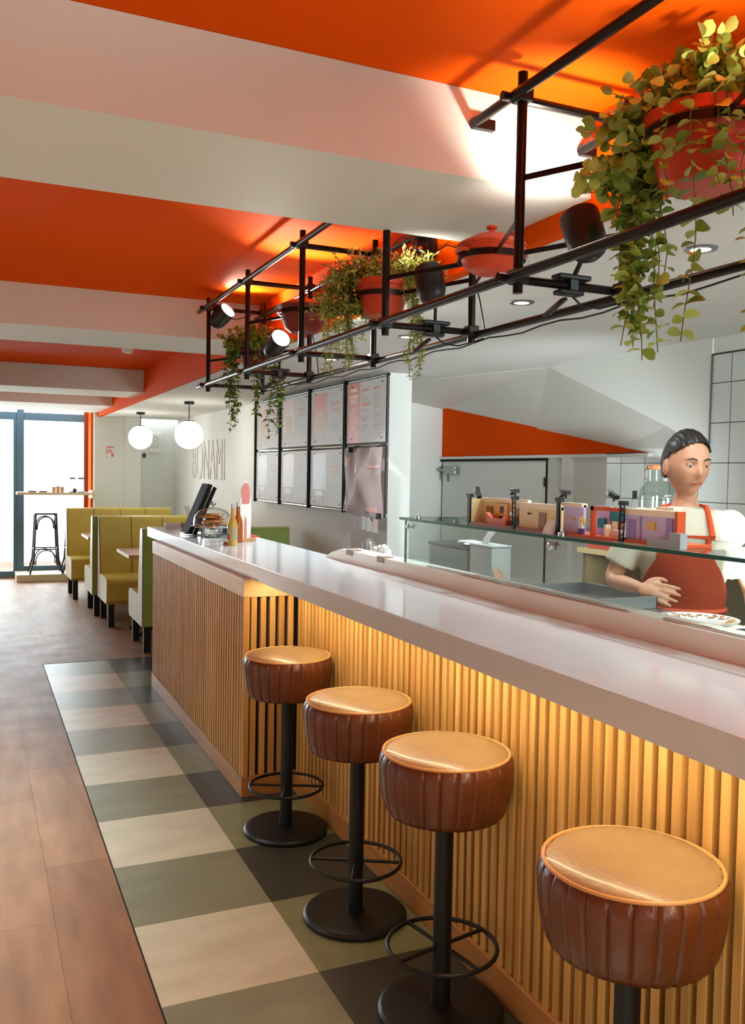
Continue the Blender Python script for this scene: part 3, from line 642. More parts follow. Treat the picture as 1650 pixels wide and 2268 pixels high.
# ------------------------------------------------------------------ pots
def casserole(c, R, H, label, lidm, bodym, mz=0.0):
    """squat lidded clay casserole with two handles; c = centre of the bottom"""
    t = thing('casserole_pot', label, 'casserole', c, 'clay casseroles in the rack')
    b = B(); lathe(b, [(0, 0), (R * 0.55, 0), (R * 0.8, H * 0.18), (R * 0.97, H * 0.5), (R, H * 0.85), (R * 1.06, H * 0.93), (R * 1.06, H), (R * 0.96, H), (R * 0.93, H * 0.6), (0, H * 0.1)], 40); obj('body', b, bodym, t, world=False)
    b = B(); lathe(b, [(R * 1.08, H), (R * 1.09, H + 0.006), (R * 0.95, H + 0.014), (R * 0.5, H + 0.034), (R * 0.12, H + 0.042), (0, H + 0.042)], 40); obj('lid', b, lidm, t, world=False)
    b = B(); lathe(b, [(0, H + 0.04), (0.010, H + 0.042), (0.009, H + 0.05), (0.017, H + 0.056), (0.016, H + 0.062), (0, H + 0.064)], 20); obj('lid_knob', b, lidm, t, world=False)
    for s in (-1, 1):
        b = B(); tube(b, [(s * (R * 0.98 + 0.0), -0.03, H * 0.7), (s * (R + 0.012), -0.022, H * 0.75), (s * (R + 0.016), 0, H * 0.76), (s * (R + 0.012), 0.022, H * 0.75), (s * R * 0.98, 0.03, H * 0.7)], 0.006, 8); obj('handle', b, bodym, t, world=False)
    return t
M_pot_red = mat('red_clay_glaze', (206, 74, 36), 0.4, spec=0.3, var=0.06)
M_pot_dark = mat('dark_red_clay', (112, 36, 20), 0.4, spec=0.3, var=0.08)
casserole((1.385, 2.27, 2.192), 0.094, 0.075, 'small orange-red lidded clay pot in the rack ring near the beam', M_pot_red, M_pot_red)
pot_ring((1.385, 2.27, 2.235), 0.098, [(XA, 2.66, 2.235), (XC, 2.66, 2.235), (XA, 1.88, 2.235), (XC, 1.88, 2.235)])
casserole((1.375, 3.88, 2.235), 0.105, 0.115, 'larger dark red lidded clay pot in the rack between two plants', M_pot_dark, M_pot_dark)
pot_ring((1.375, 3.88, 2.325), 0.112, [(XA, 4.28, 2.325), (XC, 4.28, 2.325), (XA, 3.48, 2.325), (XC, 3.48, 2.325)])

# ------------------------------------------------------------------ plants
def leaf_mat(name, a, b_, trans=0.25):
    m = bpy.data.materials.new(name); m.use_nodes = True; nt = m.node_tree; p = nt.nodes['Principled BSDF']
    g = nt.nodes.new('ShaderNodeNewGeometry'); r = nt.nodes.new('ShaderNodeValToRGB')
    r.color_ramp.elements[0].color = lin(a) + (1,); r.color_ramp.elements[1].color = lin(b_) + (1,)
    nt.links.new(g.outputs['Random Per Island'], r.inputs[0]); nt.links.new(r.outputs[0], p.inputs['Base Color']); p.inputs['Roughness'].default_value = 0.45
    t = nt.nodes.new('ShaderNodeBsdfTranslucent'); nt.links.new(r.outputs[0], t.inputs[0]); mx = nt.nodes.new('ShaderNodeMixShader'); mx.inputs[0].default_value = trans
    o = nt.nodes['Material Output']; nt.links.new(p.outputs[0], mx.inputs[1]); nt.links.new(t.outputs[0], mx.inputs[2]); nt.links.new(mx.outputs[0], o.inputs[0]); return m
M_leaf_a = leaf_mat('eucalyptus_leaf', (100, 130, 30), (188, 206, 104))
M_leaf_b = leaf_mat('ivy_leaf', (62, 98, 24), (132, 162, 56))
M_leaf_c = leaf_mat('fern_leaf', (100, 122, 34), (184, 194, 96))
M_stem = mat('vine_stem', (110, 96, 44), 0.7)
def add_leaf(bm, p, d, nrm, L, Wd, kind):
    d = d.normalized(); s = d.cross(nrm)
    if s.length < 1e-4: s = d.cross(V((1, 0.3, 0.2)))
    s.normalize(); nrm = s.cross(d).normalized()
    if kind == 'round': prof = ((0.0, 0.12), (0.2, 0.75), (0.5, 1.0), (0.8, 0.78))
    elif kind == 'point': prof = ((0.0, 0.15), (0.22, 0.85), (0.45, 1.0), (0.72, 0.6))
    else: prof = ((0.0, 0.2), (0.3, 0.9), (0.6, 0.8))
    mid = []; lt = []; rt = []
    for (a, w_) in prof:
        c = p + d * (a * L) + nrm * (0.12 * L * math.sin(a * PI))
        mid.append(bm.verts.new(c)); lt.append(bm.verts.new(c + s * w_ * Wd / 2 + nrm * 0.08 * L * w_)); rt.append(bm.verts.new(c - s * w_ * Wd / 2 + nrm * 0.08 * L * w_))
    tip = bm.verts.new(p + d * L)
    for i in range(len(prof) - 1):
        bm.faces.new((mid[i], lt[i], lt[i + 1], mid[i + 1])); bm.faces.new((rt[i], mid[i], mid[i + 1], rt[i + 1]))
    bm.faces.new((mid[-1], lt[-1], tip)); bm.faces.new((rt[-1], mid[-1], tip))
def plant(name, label, c, potR, potH, strands, kind, leafL, leafW, step, lm, bushR, bushN, seed, potm=None, bushc=None, group='trailing plants in the rack'):
    rnd = random.Random(seed); t = thing(name, label, 'potted plant', c, group); c = V(c)
    b = B(); lathe(b, [(0, 0), (potR * 0.66, 0), (potR * 0.72, potH * 0.05), (potR * 0.95, potH * 0.8), (potR * 1.04, potH * 0.82), (potR * 1.04, potH), (potR * 0.94, potH), (potR * 0.9, potH * 0.86), (0, potH * 0.84)], 40, c=c)
    po = obj('pot', b, potm or M_terra, t)
    b = B(); lathe(b, [(0, potH * 0.85), (potR * 0.9, potH * 0.87), (0, potH * 0.9)], 24, c=c); obj('soil', b, M_soil, t)
    fb = B(); sb = B()
    def rv(): return V((rnd.gauss(0, 1), rnd.gauss(0, 1), rnd.gauss(0, 1))).normalized()
    for (sx, sy, ex, ey, ez) in strands:
        top = c + V((0, 0, potH * 1.02)); rim = V((sx, sy, c.z + potH * 1.05)); end = V((ex, ey, ez))
        pts = [top + (rim - top) * 0.4, rim + V((0, 0, 0.02))]
        n = max(4, int((rim.z - end.z) / 0.05)); ph = rnd.random() * 6
        for i in range(1, n + 1):
            f = i / n; g = min(1, f * 2.2); q = V((sx + (ex - sx) * g, sy + (ey - sy) * g, rim.z + (end.z - rim.z) * f))
            q += V((math.sin(ph + f * 7), math.cos(ph * 1.7 + f * 6), 0)) * 0.008; pts.append(q)
        tube(sb, pts, 0.0013, 5)
        # leaves
        for a, d_ in zip(pts, pts[1:]):
            L = (d_ - a).length; k = max(1, int(L / step))
            for j in range(k):
                p = a + (d_ - a) * ((j + rnd.random() * 0.5) / k)
                ang = rnd.random() * 2 * PI
                for m_ in (0, PI):
                    if rnd.random() < 0.12: continue
                    out = V((math.cos(ang + m_), math.sin(ang + m_), rnd.uniform(-0.75, 0.25)))
                    sz = leafL * rnd.uniform(0.65, 1.1)
                    add_leaf(fb, p, out, rv() * 0.6 + V((0, 0, 0.8)), sz, sz * leafW / leafL, kind)
    bcs = [V(q) for q in bushc] if bushc else [c + V((0, 0, potH * 1.1))]
    for i in range(bushN):
        bc = bcs[i % len(bcs)]
        q = rv(); q.z = abs(q.z) * 0.55 - 0.1; r_ = bushR * rnd.uniform(0.35, 1.0)
        p0 = bc + q * r_; q2 = (q + rv() * 0.5).normalized(); p1 = p0 + q2 * leafL * 2.2
        tube(sb, (bc + q * r_ * 0.3, p0, p1), 0.0012, 4)
        for f in (0, 0.33, 0.66, 1):
            for sgn in (-1, 1):
                p = p0 + (p1 - p0) * f; out = q2 * 0.5 + rv(); sz = leafL * rnd.uniform(0.65, 1.05)
                add_leaf(fb, p, out, rv() + V((0, 0, 0.6)), sz, sz * leafW / leafL, kind)
    obj('foliage', fb, lm, t, recalc=False); obj('stem', sb, M_stem, t)
    return t
rnd = random.Random(5)
# big round-leaved plant near the camera
S = []
for i in range(19):
    S.append((1.375 + rnd.uniform(-0.03, 0.05), 1.60 + rnd.uniform(-0.03, 0.03), 1.395 + rnd.uniform(-0.045, 0.045), 1.635 + rnd.uniform(-0.025, 0.03), (1.875, 1.90, 1.89, 1.93, 1.96, 1.99, 2.05, 2.10, 2.15, 2.2, 1.92, 1.9, 1.95, 2.0, 2.06, 2.12, 2.18, 1.97, 2.03)[i]))
S += [(1.325, 1.40, 1.30, 1.38, 1.875), (1.30, 1.44, 1.283, 1.44, 2.16), (1.34, 1.37, 1.335, 1.35, 2.18), (1.44, 1.33, 1.425, 1.325, 1.89), (1.46, 1.33, 1.45, 1.32, 1.93), (1.47, 1.34, 1.475, 1.33, 2.0), (1.40, 1.34, 1.39, 1.33, 2.17), (1.52, 1.40, 1.55, 1.40, 1.9), (1.36, 1.36, 1.36, 1.34, 2.12)]
plant('trailing_plant', 'large round-leaved trailing plant in a red pot, nearest the camera', (1.43, 1.475, 2.225), 0.132, 0.145, S, 'round', 0.036, 0.032, 0.021, M_leaf_a, 0.105, 210, 3, bushc=((1.41, 1.57, 2.38), (1.45, 1.48, 2.43), (1.395, 1.60, 2.28)))
# fine leaved plant in the middle
S = [(1.30 + rnd.uniform(-0.06, 0.08), 3.17 + rnd.uniform(-0.04, 0.06), 1.32 + rnd.uniform(-0.07, 0.08), 3.22 + rnd.uniform(-0.06, 0.09), z) for z in (1.97, 1.99, 2.0, 2.03, 2.06, 2.10, 2.14, 2.08, 2.03, 2.17, 2.2, 2.05, 2.12, 2.0, 2.15, 2.1, 2.2, 2.06)]
S += [(1.46 + rnd.uniform(-0.03, 0.05), 2.96 + rnd.uniform(-0.03, 0.04), 1.47 + rnd.uniform(-0.04, 0.04), 2.92 + rnd.uniform(-0.04, 0.04), z) for z in (1.94, 1.955, 1.98, 2.0, 2.05, 2.1, 2.02)]
plant('trailing_plant', 'fine-leaved bushy trailing plant in a red pot, middle of the rack', (1.405, 3.07, 2.19), 0.10, 0.13, S, 'fine', 0.026, 0.009, 0.0075, M_leaf_c, 0.115, 420, 8, bushc=((1.33, 3.18, 2.30), (1.36, 3.12, 2.35), (1.32, 3.22, 2.22), (1.46, 2.98, 2.33)))
# far plant
S = [(1.30 + rnd.uniform(-0.03, 0.03), 4.80 + rnd.uniform(-0.03, 0.04), 1.29 + rnd.uniform(-0.04, 0.05), 4.86 + rnd.uniform(-0.04, 0.04), z) for z in (1.81, 1.83, 1.87, 1.90, 1.93, 1.97, 2.0, 2.05, 2.1)]
S += [(1.37 + rnd.uniform(-0.02, 0.02), 4.60, 1.385 + rnd.uniform(-0.02, 0.02), 4.60 + rnd.uniform(-0.03, 0.03), z) for z in (1.88, 1.91, 1.95, 2.0)]
S += [(1.44 + rnd.uniform(-0.02, 0.02), 4.58, 1.465 + rnd.uniform(-0.03, 0.03), 4.56 + rnd.uniform(-0.03, 0.03), z) for z in (1.77, 1.79, 1.82, 1.86, 1.90, 1.95, 2.0)]
plant('trailing_plant', 'dark pointed-leaf trailing plant at the far end of the rack', (1.385, 4.68, 2.15), 0.088, 0.11, S, 'point', 0.037, 0.026, 0.019, M_leaf_b, 0.12, 110, 11, potm=M_pot_dark)
pot_ring((1.43, 1.475, 2.33), 0.133, [(XA, 1.88, 2.33), (XC, 1.88, 2.33), (XA, 1.08, 2.33), (XC, 1.08, 2.33)])
pot_ring((1.405, 3.07, 2.265), 0.099, [(XA, 2.66, 2.265), (XC, 2.66, 2.265), (XA, 3.48, 2.265), (XC, 3.48, 2.265)])
pot_ring((1.385, 4.68, 2.225), 0.088, [(XA, 4.28, 2.225), (XC, 4.28, 2.225), (XA, 5.08, 2.225), (XC, 5.08, 2.225)])

# ------------------------------------------------------------------ clamp spotlights
M_spot = mat('spot_black', (30, 28, 27), 0.38, var=0.1)
def spotlight(c, d, clampc, label, power, R=0.05, L=0.13, cone=100):
    t = thing('spotlight', label, 'spotlight', c, 'clamp spotlights in the rack'); M = aim(d, c)
    b = B(); lathe(b, [(0, -L * 0.55), (R * 0.45, -L * 0.53), (R * 0.8, -L * 0.42), (R * 0.97, -L * 0.2), (R, L * 0.1), (R, L * 0.45), (R * 0.93, L * 0.45), (R * 0.9, L * 0.3), (0, L * 0.28)], 36, M=M); obj('housing', b, M_spot, t)
    b = B(); lathe(b, [(0, L * 0.41), (R * 0.6, L * 0.4), (R * 0.9, L * 0.36), (R * 0.9, L * 0.31), (0, L * 0.31)], 32, M=M); obj('bulb', b, M_led_white, t)
    cc = V(clampc); b = B(); tube(b, (cc + V((0, 0, 0.01)), (cc + V(c)) / 2 + V((0.01, 0, 0)), V(c) - V(d).normalized() * L * 0.2), 0.006, 8); obj('neck', b, M_black, t)
    b = B(); box(b, -0.05, 0.05, -0.02, 0.02, 0.013, 0.026, bev=0.004); box(b, -0.045, 0.03, -0.018, 0.018, -0.026, -0.013, bev=0.004)
    box(b, -0.075, 0.0, -0.013, 0.013, -0.005, 0.005, M=Matrix.Translation((-0.02, 0, -0.035)) @ Matrix.Rotation(-0.7, 4, 'Y'), bev=0.003); box(b, -0.012, 0.012, -0.015, 0.015, -0.014, 0.014)
    bmesh.ops.transform(b, matrix=Matrix.Translation(cc), verts=b.verts); obj('clamp', b, M_black, t)
    b = B(); tube(b, [cc + V(q) for q in ((0.0, 0.005, -0.02), (0.04, 0.01, -0.045), (0.09, 0.0, -0.05), (0.14, -0.01, -0.035), (0.18, -0.02, -0.02))], 0.0028, 6); obj('cable', b, M_black, t)
    l = bpy.data.lights.new('spotlight_beam', 'SPOT'); l.energy = power; l.spot_size = math.radians(cone); l.spot_blend = 0.7; l.color = (1.0, 0.95, 0.84); l.shadow_soft_size = 0.03
    o = bpy.data.objects.new('spotlight_beam', l); COL.objects.link(o); p = V(c) + V(d).normalized() * L * 0.5; o.location = p; o.rotation_euler = V(d).to_track_quat('-Z', 'Y').to_euler()
spotlight((1.385, 1.83, 2.20), (0.05, 0.5, 0.9), (1.40, 1.90, 2.09), 'black clamp spotlight seen from behind beside the nearest plant', 12)
spotlight((1.40, 2.68, 2.235), (0.08, 0.48, 0.9), (1.42, 2.68, 2.09), 'black clamp spotlight seen from behind between red pot and middle plant', 14)
spotlight((1.365, 4.26, 2.225), (0.14, -1.0, 0.5), (1.40, 4.30, 2.09), 'lit clamp spotlight lower in the rack, aimed at the middle plant', 44, L=0.15)
spotlight((1.285, 5.03, 2.475), (0.5, -0.8, 0.62), (1.30, 5.10, 2.53), 'lit clamp spotlight at the far upper corner of the rack', 22, L=0.14)
spotlight((1.39, 0.95, 2.2), (-0.25, 0.45, 1.0), (1.39, 1.10, 2.09), 'black clamp spotlight added out of view past the right edge to light the ceiling', 34)  # unseen fitting added to brighten the near ceiling
spotlight((1.39, 0.25, 2.2), (-0.75, 0.55, 1.0), (1.39, 0.35, 2.09), 'black clamp spotlight added out of view at the near rack end to light the ceiling', 55)  # another unseen fitting, added as an uplight for the ceiling
# round base with looped cable on the bulkhead
t = thing('ceiling_lamp_base', 'round dark lamp base with looped cable on the orange bulkhead', 'lamp base', (1.58, 3.08, 2.46))
b = B(); lathe(b, [(0, 0), (0.066, 0), (0.07, 0.012), (0.066, 0.026), (0, 0.03)], 36, M=aim((-1, -0.1, 0.05), (1.598, 3.08, 2.46))); obj('plate', b, M_black, t)
b = B(); tube(b, [(1.57, 3.08, 2.46), (1.54, 3.10, 2.47), (1.535, 3.08, 2.50)], 0.008, 8); tube(b, [(1.57, 3.06, 2.43), (1.545, 3.03, 2.44), (1.53, 3.02, 2.45)], 0.008, 8); obj('bracket', b, M_chrome, t)
b = B(); tube(b, [(1.54 - 0.02 * math.sin(a), 3.12 + 0.05 * math.cos(a), 2.47 + 0.05 * math.sin(a)) for a in [k * 0.5 for k in range(0, 14)]] + [(1.56, 3.0, 2.42), (1.58, 2.9, 2.44), (1.59, 2.85, 2.42)], 0.0028, 6); obj('cable', b, M_black, t)
# power cable along the rear rail
b = B(); pts = []
for i in range(60):
    y = 5.1 - i * 0.0825; pts.append((1.567 + 0.008 * math.sin(i * 1.3), y, 2.515 + 0.022 + 0.008 * math.sin(i * 0.9)))
pts = [p for p in pts if p[1] > 2.72]; tube(b, pts, 0.0028, 5); stick('power_cable', b, M_black, 'thin black power cable running along the upper rear rack tube', 'cable')
b = B(); pts = [(1.585, 0.3 + i * 0.1, 2.058 + 0.006 * math.sin(i * 1.7)) for i in range(45)]; tube(b, pts, 0.0028, 5); stick('power_cable', b, M_black, 'thin black power cable running under the lower rear rack tube', 'cable')
b = B(); tube(b, [(1.565, 2.70, 2.33), (1.60, 2.69, 2.2), (1.59, 2.64, 2.10), (1.575, 2.60, 2.07)], 0.0028, 5); tube(b, [(1.565, 4.30, 2.33), (1.59, 4.28, 2.2), (1.58, 4.22, 2.09)], 0.0028, 5)
stick('power_cable', b, M_black, 'thin black cables hanging beside the rear rack posts', 'cable')
b = B(); box(b, -0.015, 0.015, -0.03, 0.03, -0.001, 0.001, M=Matrix.Translation((1.535, 1.54, 2.535)) @ Matrix.Rotation(0.9, 4, 'Y')); stick('paper_tag', b, M_paper, 'small white paper tag tied to the upper rear rack tube', 'tag')

# ------------------------------------------------------------------ menu boards
MX = 2.665; cols = [8.89, 8.09, 7.28, 6.47, 5.69]; rows = [(1.825, 2.285), (1.315, 1.785)]
mf = thing('menu_rack', 'black tube frame holding eight menu boards on the white wall', 'menu frame', (MX, 7.3, 1.8))
for i, y in enumerate(cols):
    b = B(); tube(b, ((MX - 0.02, y, 1.285), (MX - 0.02, y, 2.315 if i < 4 else 2.30)), 0.0145 if i < 4 else 0.006, 12); obj('upright', b, M_black, mf)
    b = B()
    for z in (1.30, 1.805, 2.30):
        if i < 4: box(b, MX - 0.03, 2.749, y - 0.012, y + 0.012, z - 0.014, z + 0.014, bev=0.003)
    if i < 4: obj('wall_bracket', b, M_black, mf)
for z in (1.30, 1.805, 2.297):
    b = B(); tube(b, ((MX - 0.004, cols[0], z), (MX - 0.004, cols[-1], z)), 0.0105, 10); obj('rail', b, M_chrome if z < 2 else M_rack, mf)
M_board = mat('board_white', (216, 216, 214), 0.5, spec=0.25)
M_coral = mat('print_coral', (222, 122, 106), 0.45); M_blush = mat('print_blush', (222, 190, 182), 0.45); M_lilac = mat('print_lilac', (200, 196, 204), 0.45)
M_grey = mat('print_grey', (168, 166, 164), 0.5); M_pinkt = mat('print_pink', (216, 160, 152), 0.5); M_tan = mat('print_tan', (210, 190, 160), 0.5); M_ink = mat('print_ink', (110, 108, 106), 0.5)
def flat(bm, y0, y1, z0, z1, x, mi=0): box(bm, x - 0.0006, x, min(y0, y1), max(y0, y1), z0, z1, mi=mi)
names_c = ('farthest column', 'second column from the left', 'third column from the left', 'nearest column')
for ci in range(4):
    ya, yb_ = cols[ci] - 0.035, cols[ci + 1] + 0.035; w_ = ya - yb_
    for ri, (z0, z1) in enumerate(rows):
        if ci == 3 and ri == 1: continue
        h_ = z1 - z0; x = MX - 0.014
        t = thing('menu_board', '%s menu board in the %s%s' % (('upper', 'lower')[ri], names_c[ci], ' with a coral side panel' if ci == 3 else ''), 'menu board', (x, (ya + yb_) / 2, z0), 'menu boards on the wall')
        b = B(); box(b, x, x + 0.008, yb_, ya, z0, z1, bev=0.001); obj('panel', b, M_board, t)
        b = B()
        if ci < 3:
            pm = {(0, 0): M_blush, (1, 0): M_blush, (2, 0): M_coral, (0, 1): M_lilac, (1, 1): M_blush, (2, 1): M_lilac}[(ci, ri)]
            flat(b, ya - 0.09 * w_, ya - 0.5 * w_, z0 + 0.30 * h_, z1 - 0.06 * h_, x); obj('picture_panel', b, pm, t)
            b = B(); yc_ = ya - 0.3 * w_; zc = z0 + 0.46 * h_
            lathe(b, [(0, 0), (0.10, 0), (0.10, 0.0007), (0, 0.0007)], 28, M=Matrix.Translation((x - 0.0006, yc_, zc)) @ Matrix.Rotation(-PI / 2, 4, 'Y') @ Matrix.Diagonal((0.8, 1.1, 1, 1)))
            flat(b, yc_ + 0.09, yc_ - 0.09, zc - 0.13, zc - 0.09, x - 0.0006); obj('food_picture', b, M_tan if ri == 0 else M_lilac, t)
            b = B(); s_ = 0.1 * h_
            flat(b, ya - 0.16 * w_, ya - 0.40 * w_, z0 + 0.08 * h_, z0 + 0.09 * h_, x); flat(b, ya - 0.16 * w_, ya - 0.40 * w_, z0 + 0.22 * h_, z0 + 0.23 * h_, x); flat(b, ya - 0.16 * w_, ya - 0.17 * w_, z0 + 0.08 * h_, z0 + 0.23 * h_, x); flat(b, ya - 0.39 * w_, ya - 0.40 * w_, z0 + 0.08 * h_, z0 + 0.23 * h_, x)
            for q in range(6): flat(b, ya - (0.62 + q * 0.045) * w_, ya - (0.65 + q * 0.045) * w_, z1 - 0.32 * h_, z1 - 0.25 * h_, x); flat(b, ya - (0.62 + q * 0.045) * w_, ya - (0.65 + q * 0.045) * w_, z1 - 0.43 * h_, z1 - 0.36 * h_, x) if q not in (1,) else None
            obj('heading_print', b, M_pinkt, t)
            b = B(); flat(b, ya - 0.73 * w_, ya - 0.78 * w_, z1 - 0.13 * h_, z1 - 0.11 * h_, x); flat(b, ya - 0.73 * w_, ya - 0.78 * w_, z1 - 0.52 * h_, z1 - 0.50 * h_, x)
            for q in range(4): flat(b, ya - 0.62 * w_, ya - (0.86 + 0.02 * (q % 2)) * w_, z1 - (0.60 + q * 0.05) * h_, z1 - (0.593 + q * 0.05) * h_, x)
            obj('small_print', b, M_grey, t)
        else:
            flat(b, ya - 0.03 * w_, ya - 0.36 * w_, z0 + 0.0 * h_, z1 - 0.0 * h_, x); obj('picture_panel', b, M_coral, t)
            b = B()
            for (a0, a1, f0, f1) in ((0.11, 0.28, 0.10, 0.15), (0.07, 0.31, 0.21, 0.25), (0.10, 0.28, 0.27, 0.30), (0.10, 0.28, 0.315, 0.345), (0.14, 0.24, 0.42, 0.46), (0.14, 0.24, 0.73, 0.77)): flat(b, ya - a0 * w_, ya - a1 * w_, z1 - f1 * h_, z1 - f0 * h_, x - 0.0007)
            for q in range(9): flat(b, ya - 0.08 * w_, ya - (0.28 + 0.02 * (q % 3)) * w_, z1 - (0.5 + q * 0.025) * h_, z1 - (0.493 + q * 0.025) * h_, x - 0.0007)
            obj('white_print', b, mat('print_cream', (240, 222, 208), 0.5), t)
            b = B(); 
            for (a0, a1, f0, f1) in ((0.41, 0.60, 0.13, 0.17), (0.41, 0.62, 0.36, 0.41), (0.70, 0.86, 0.13, 0.17), (0.41, 0.54, 0.62, 0.65)):
                n_ = 6
                for q in range(n_): aa = a0 + (a1 - a0) * q / n_; flat(b, ya - aa * w_, ya - (aa + (a1 - a0) / n_ * 0.75) * w_, z1 - f1 * h_, z1 - f0 * h_, x)
            obj('heading_print', b, M_coral, t)
            b = B(); flat(b, ya - 0.84 * w_, ya - 0.87 * w_, z0 + 0.07 * h_, z0 + 0.15 * h_, x); obj('corner_mark', b, M_coral, t)
            b = B()
            for q in range(18):
                if q in (9, 13): continue
                flat(b, ya - 0.70 * w_, ya - (0.80 + 0.03 * (q % 4)) * w_, z1 - (0.22 + q * 0.034) * h_, z1 - (0.214 + q * 0.034) * h_, x)
                if q not in (4, 5, 6, 12): flat(b, ya - 0.41 * w_, ya - (0.50 + 0.035 * (q % 4)) * w_, z1 - (0.24 + q * 0.034) * h_, z1 - (0.233 + q * 0.034) * h_, x)
            obj('small_print', b, M_ink, t)
        b = B()
        for yy in (ya - 0.14 * w_, yb_ + 0.08 * w_):
            for zz in (z0 + 0.03, z1 - 0.03): tube(b, ((x - 0.004, yy, zz), (x, yy, zz)), 0.007, 10)
        obj('fixing_stud', b, M_black, t)
# sagging banner in the last bay
def sheet(bm, f, nu, nv):
    vs = [[bm.verts.new(f(i / nu, j / nv)) for j in range(nv + 1)] for i in range(nu + 1)]
    for i in range(nu):
        for j in range(nv): bm.faces.new((vs[i][j], vs[i + 1][j], vs[i + 1][j + 1], vs[i][j + 1]))
t = thing('hanging_banner', 'creased translucent pink and white banner clipped in the last bay', 'banner', (MX - 0.03, 6.0, 1.3))
ya, yb_ = 6.40, 5.72
def fb_(u, v):
    fold = math.exp(-((u - 0.25 - 0.6 * v) * 9) ** 2); bulge = math.sin(PI * u) * math.sin(PI * v)
    return V((MX - 0.03 - 0.035 * fold + 0.012 * math.sin(14 * u + 5 * v) - 0.03 * bulge, ya + (yb_ - ya) * u + 0.05 * (1 - v) * (1 - u), 1.30 + 0.485 * v - 0.02 * u * (1 - v)))
b = B(); sheet(b, fb_, 40, 30); bmesh.ops.solidify(b, geom=b.faces, thickness=0.001)
M_ban = mat('banner_film', (226, 206, 202), 0.5, var=0.1, scale=5)
obj('sheet', b, M_ban, t, angle=80)
b = B(); 
for (u0, u1, v0, v1) in ((0.32, 0.40, 0.62, 0.78), (0.72, 0.98, 0.70, 0.74), (0.8, 0.98, 0.6, 0.62), (0.62, 0.9, 0.06, 0.13), (0.02, 0.07, 0.1, 0.3), (0.05, 0.18, 0.72, 0.86)):
    sheet(b, lambda u, v: fb_(u0 + (u1 - u0) * u, v0 + (v1 - v0) * v) + V((-0.0025, 0, 0)), 4, 4)
obj('faded_print', b, M_pinkt, t)
for k, (y, z) in enumerate(((6.30, 1.785), (5.80, 1.785), (5.76, 1.30))):
    b = B(); box(b, MX - 0.06, MX - 0.02, y - 0.012, y + 0.012, z - 0.03, z + 0.012, bev=0.003); stick('bulldog_clip', b, M_black, 'black clip holding the pink banner, %s' % ('at its upper left', 'at its upper right', 'at its lower right')[k], 'clip', 'clips on the banner')
for k in range(5):
    y = 6.20 - k * 0.095; z = 1.285 - 0.004 * k
    def fr(u, v): return V((MX - 0.03 - 0.012 * math.sin(u * 5 + k), y - 0.04 + 0.08 * u, z - 0.10 + 0.1 * v))
    b = B(); sheet(b, fr, 5, 4); bmesh.ops.solidify(b, geom=b.faces, thickness=0.0008)
    stick('paper_slip', b, [M_ban, M_paper][1 if k in (2, 3) else 0], 'small paper slip pegged below the banner, %s' % ('first from the left', 'second from the left', 'third from the left, white', 'fourth from the left, white', 'last on the right')[k], 'paper slip', 'paper slips below the banner')

# ------------------------------------------------------------------ glass display case behind the bar
M_case = thin_glass('case_glass', (0.93, 0.97, 0.955), 0.9)
gc = thing('glass_case', 'glass sneeze guard with green-edged glass shelf behind the bar', 'glass case', (1.9, 2.0, 1.21))
b = B(); box(b, 1.722, 1.730, 0.2, 3.49, 1.212, 1.395); obj('front_pane', b, M_case, gc, smooth=False)
b = B(); box(b, 1.7215, 1.7305, 3.486, 3.492, 1.212, 1.397); obj('pane_edge', b, M_glassedge, gc, smooth=False)
b = B(); box(b, 1.735, 2.05, 3.482, 3.49, 1.14, 1.395); obj('side_pane', b, M_case, gc, smooth=False)
b = B(); box(b, 1.715, 2.12, 0.2, 3.52, 1.397, 1.407); obj('glass_shelf', b, M_case, gc, smooth=False)
b = B(); box(b, 1.7105, 1.715, 0.2, 3.525, 1.3965, 1.4075); box(b, 1.7105, 2.125, 3.52, 3.525, 1.3965, 1.4075); box(b, 2.12, 2.124, 0.2, 3.525, 1.3965, 1.4075); obj('polished_edge', b, M_glassedge, gc, smooth=False)
def standoff(x, y, z, d):
    b = B(); lathe(b, [(0, 0), (0.014, 0), (0.014, 0.01), (0.006, 0.012), (0.006, 0.02), (0, 0.02)], 16, M=aim(d, (x, y, z))); obj('chrome_fitting', b, M_chrome, gc)
for y in (3.44, 2.40, 1.30): standoff(1.722, y, 1.372, (-1, 0, 0)); standoff(1.76, y, 1.407, (0, 0, 1)); standoff(1.73, y, 1.372, (1, 0, 0))
for y0 in (3.0, 2.3, 1.6, 0.9):
    b = B(); box(b, 1.7195, 1.735, y0 - 0.28, y0 + 0.28, 1.2125, 1.2185, bev=0.001); obj('bottom_channel', b, M_chrome, gc)
# prep counter
b = B(); box(b, 1.81, 2.285, 0.2, 4.42, 1.085, 1.125, bev=0.004); box(b, 1.84, 2.26, 0.25, 4.38, 0.02, 1.085)
stick('prep_counter', b, M_steel, 'brushed steel prep counter behind the glass guard', 'counter')
t = thing('receipt_printer', 'black and grey box standing behind the left of the glass guard', 'printer', (2.18, 3.78, 1.125))
b = B(); box(b, 2.10, 2.27, 3.59, 3.975, 1.125, 1.245, bev=0.006); obj('body', b, mat('grey_box', (120, 126, 124), 0.4, 0.3), t)
b = B(); box(b, 2.095, 2.275, 3.585, 3.98, 1.2455, 1.262, bev=0.004); obj('lid', b, M_black, t)
t = thing('white_container', 'white plastic container beside the grey box behind the glass', 'container', (2.15, 3.47, 1.125))
b = B(); box(b, 2.10, 2.205, 3.38, 3.572, 1.125, 1.275, bev=0.006, seg=3); obj('body', b, mat('white_polymer', (188, 194, 190), 0.5), t)
b = B(); box(b, 2.098, 2.207, 3.378, 3.574, 1.2755, 1.284, bev=0.003, seg=3); obj('lid', b, mat('white_polymer', (188, 194, 190), 0.5), t)
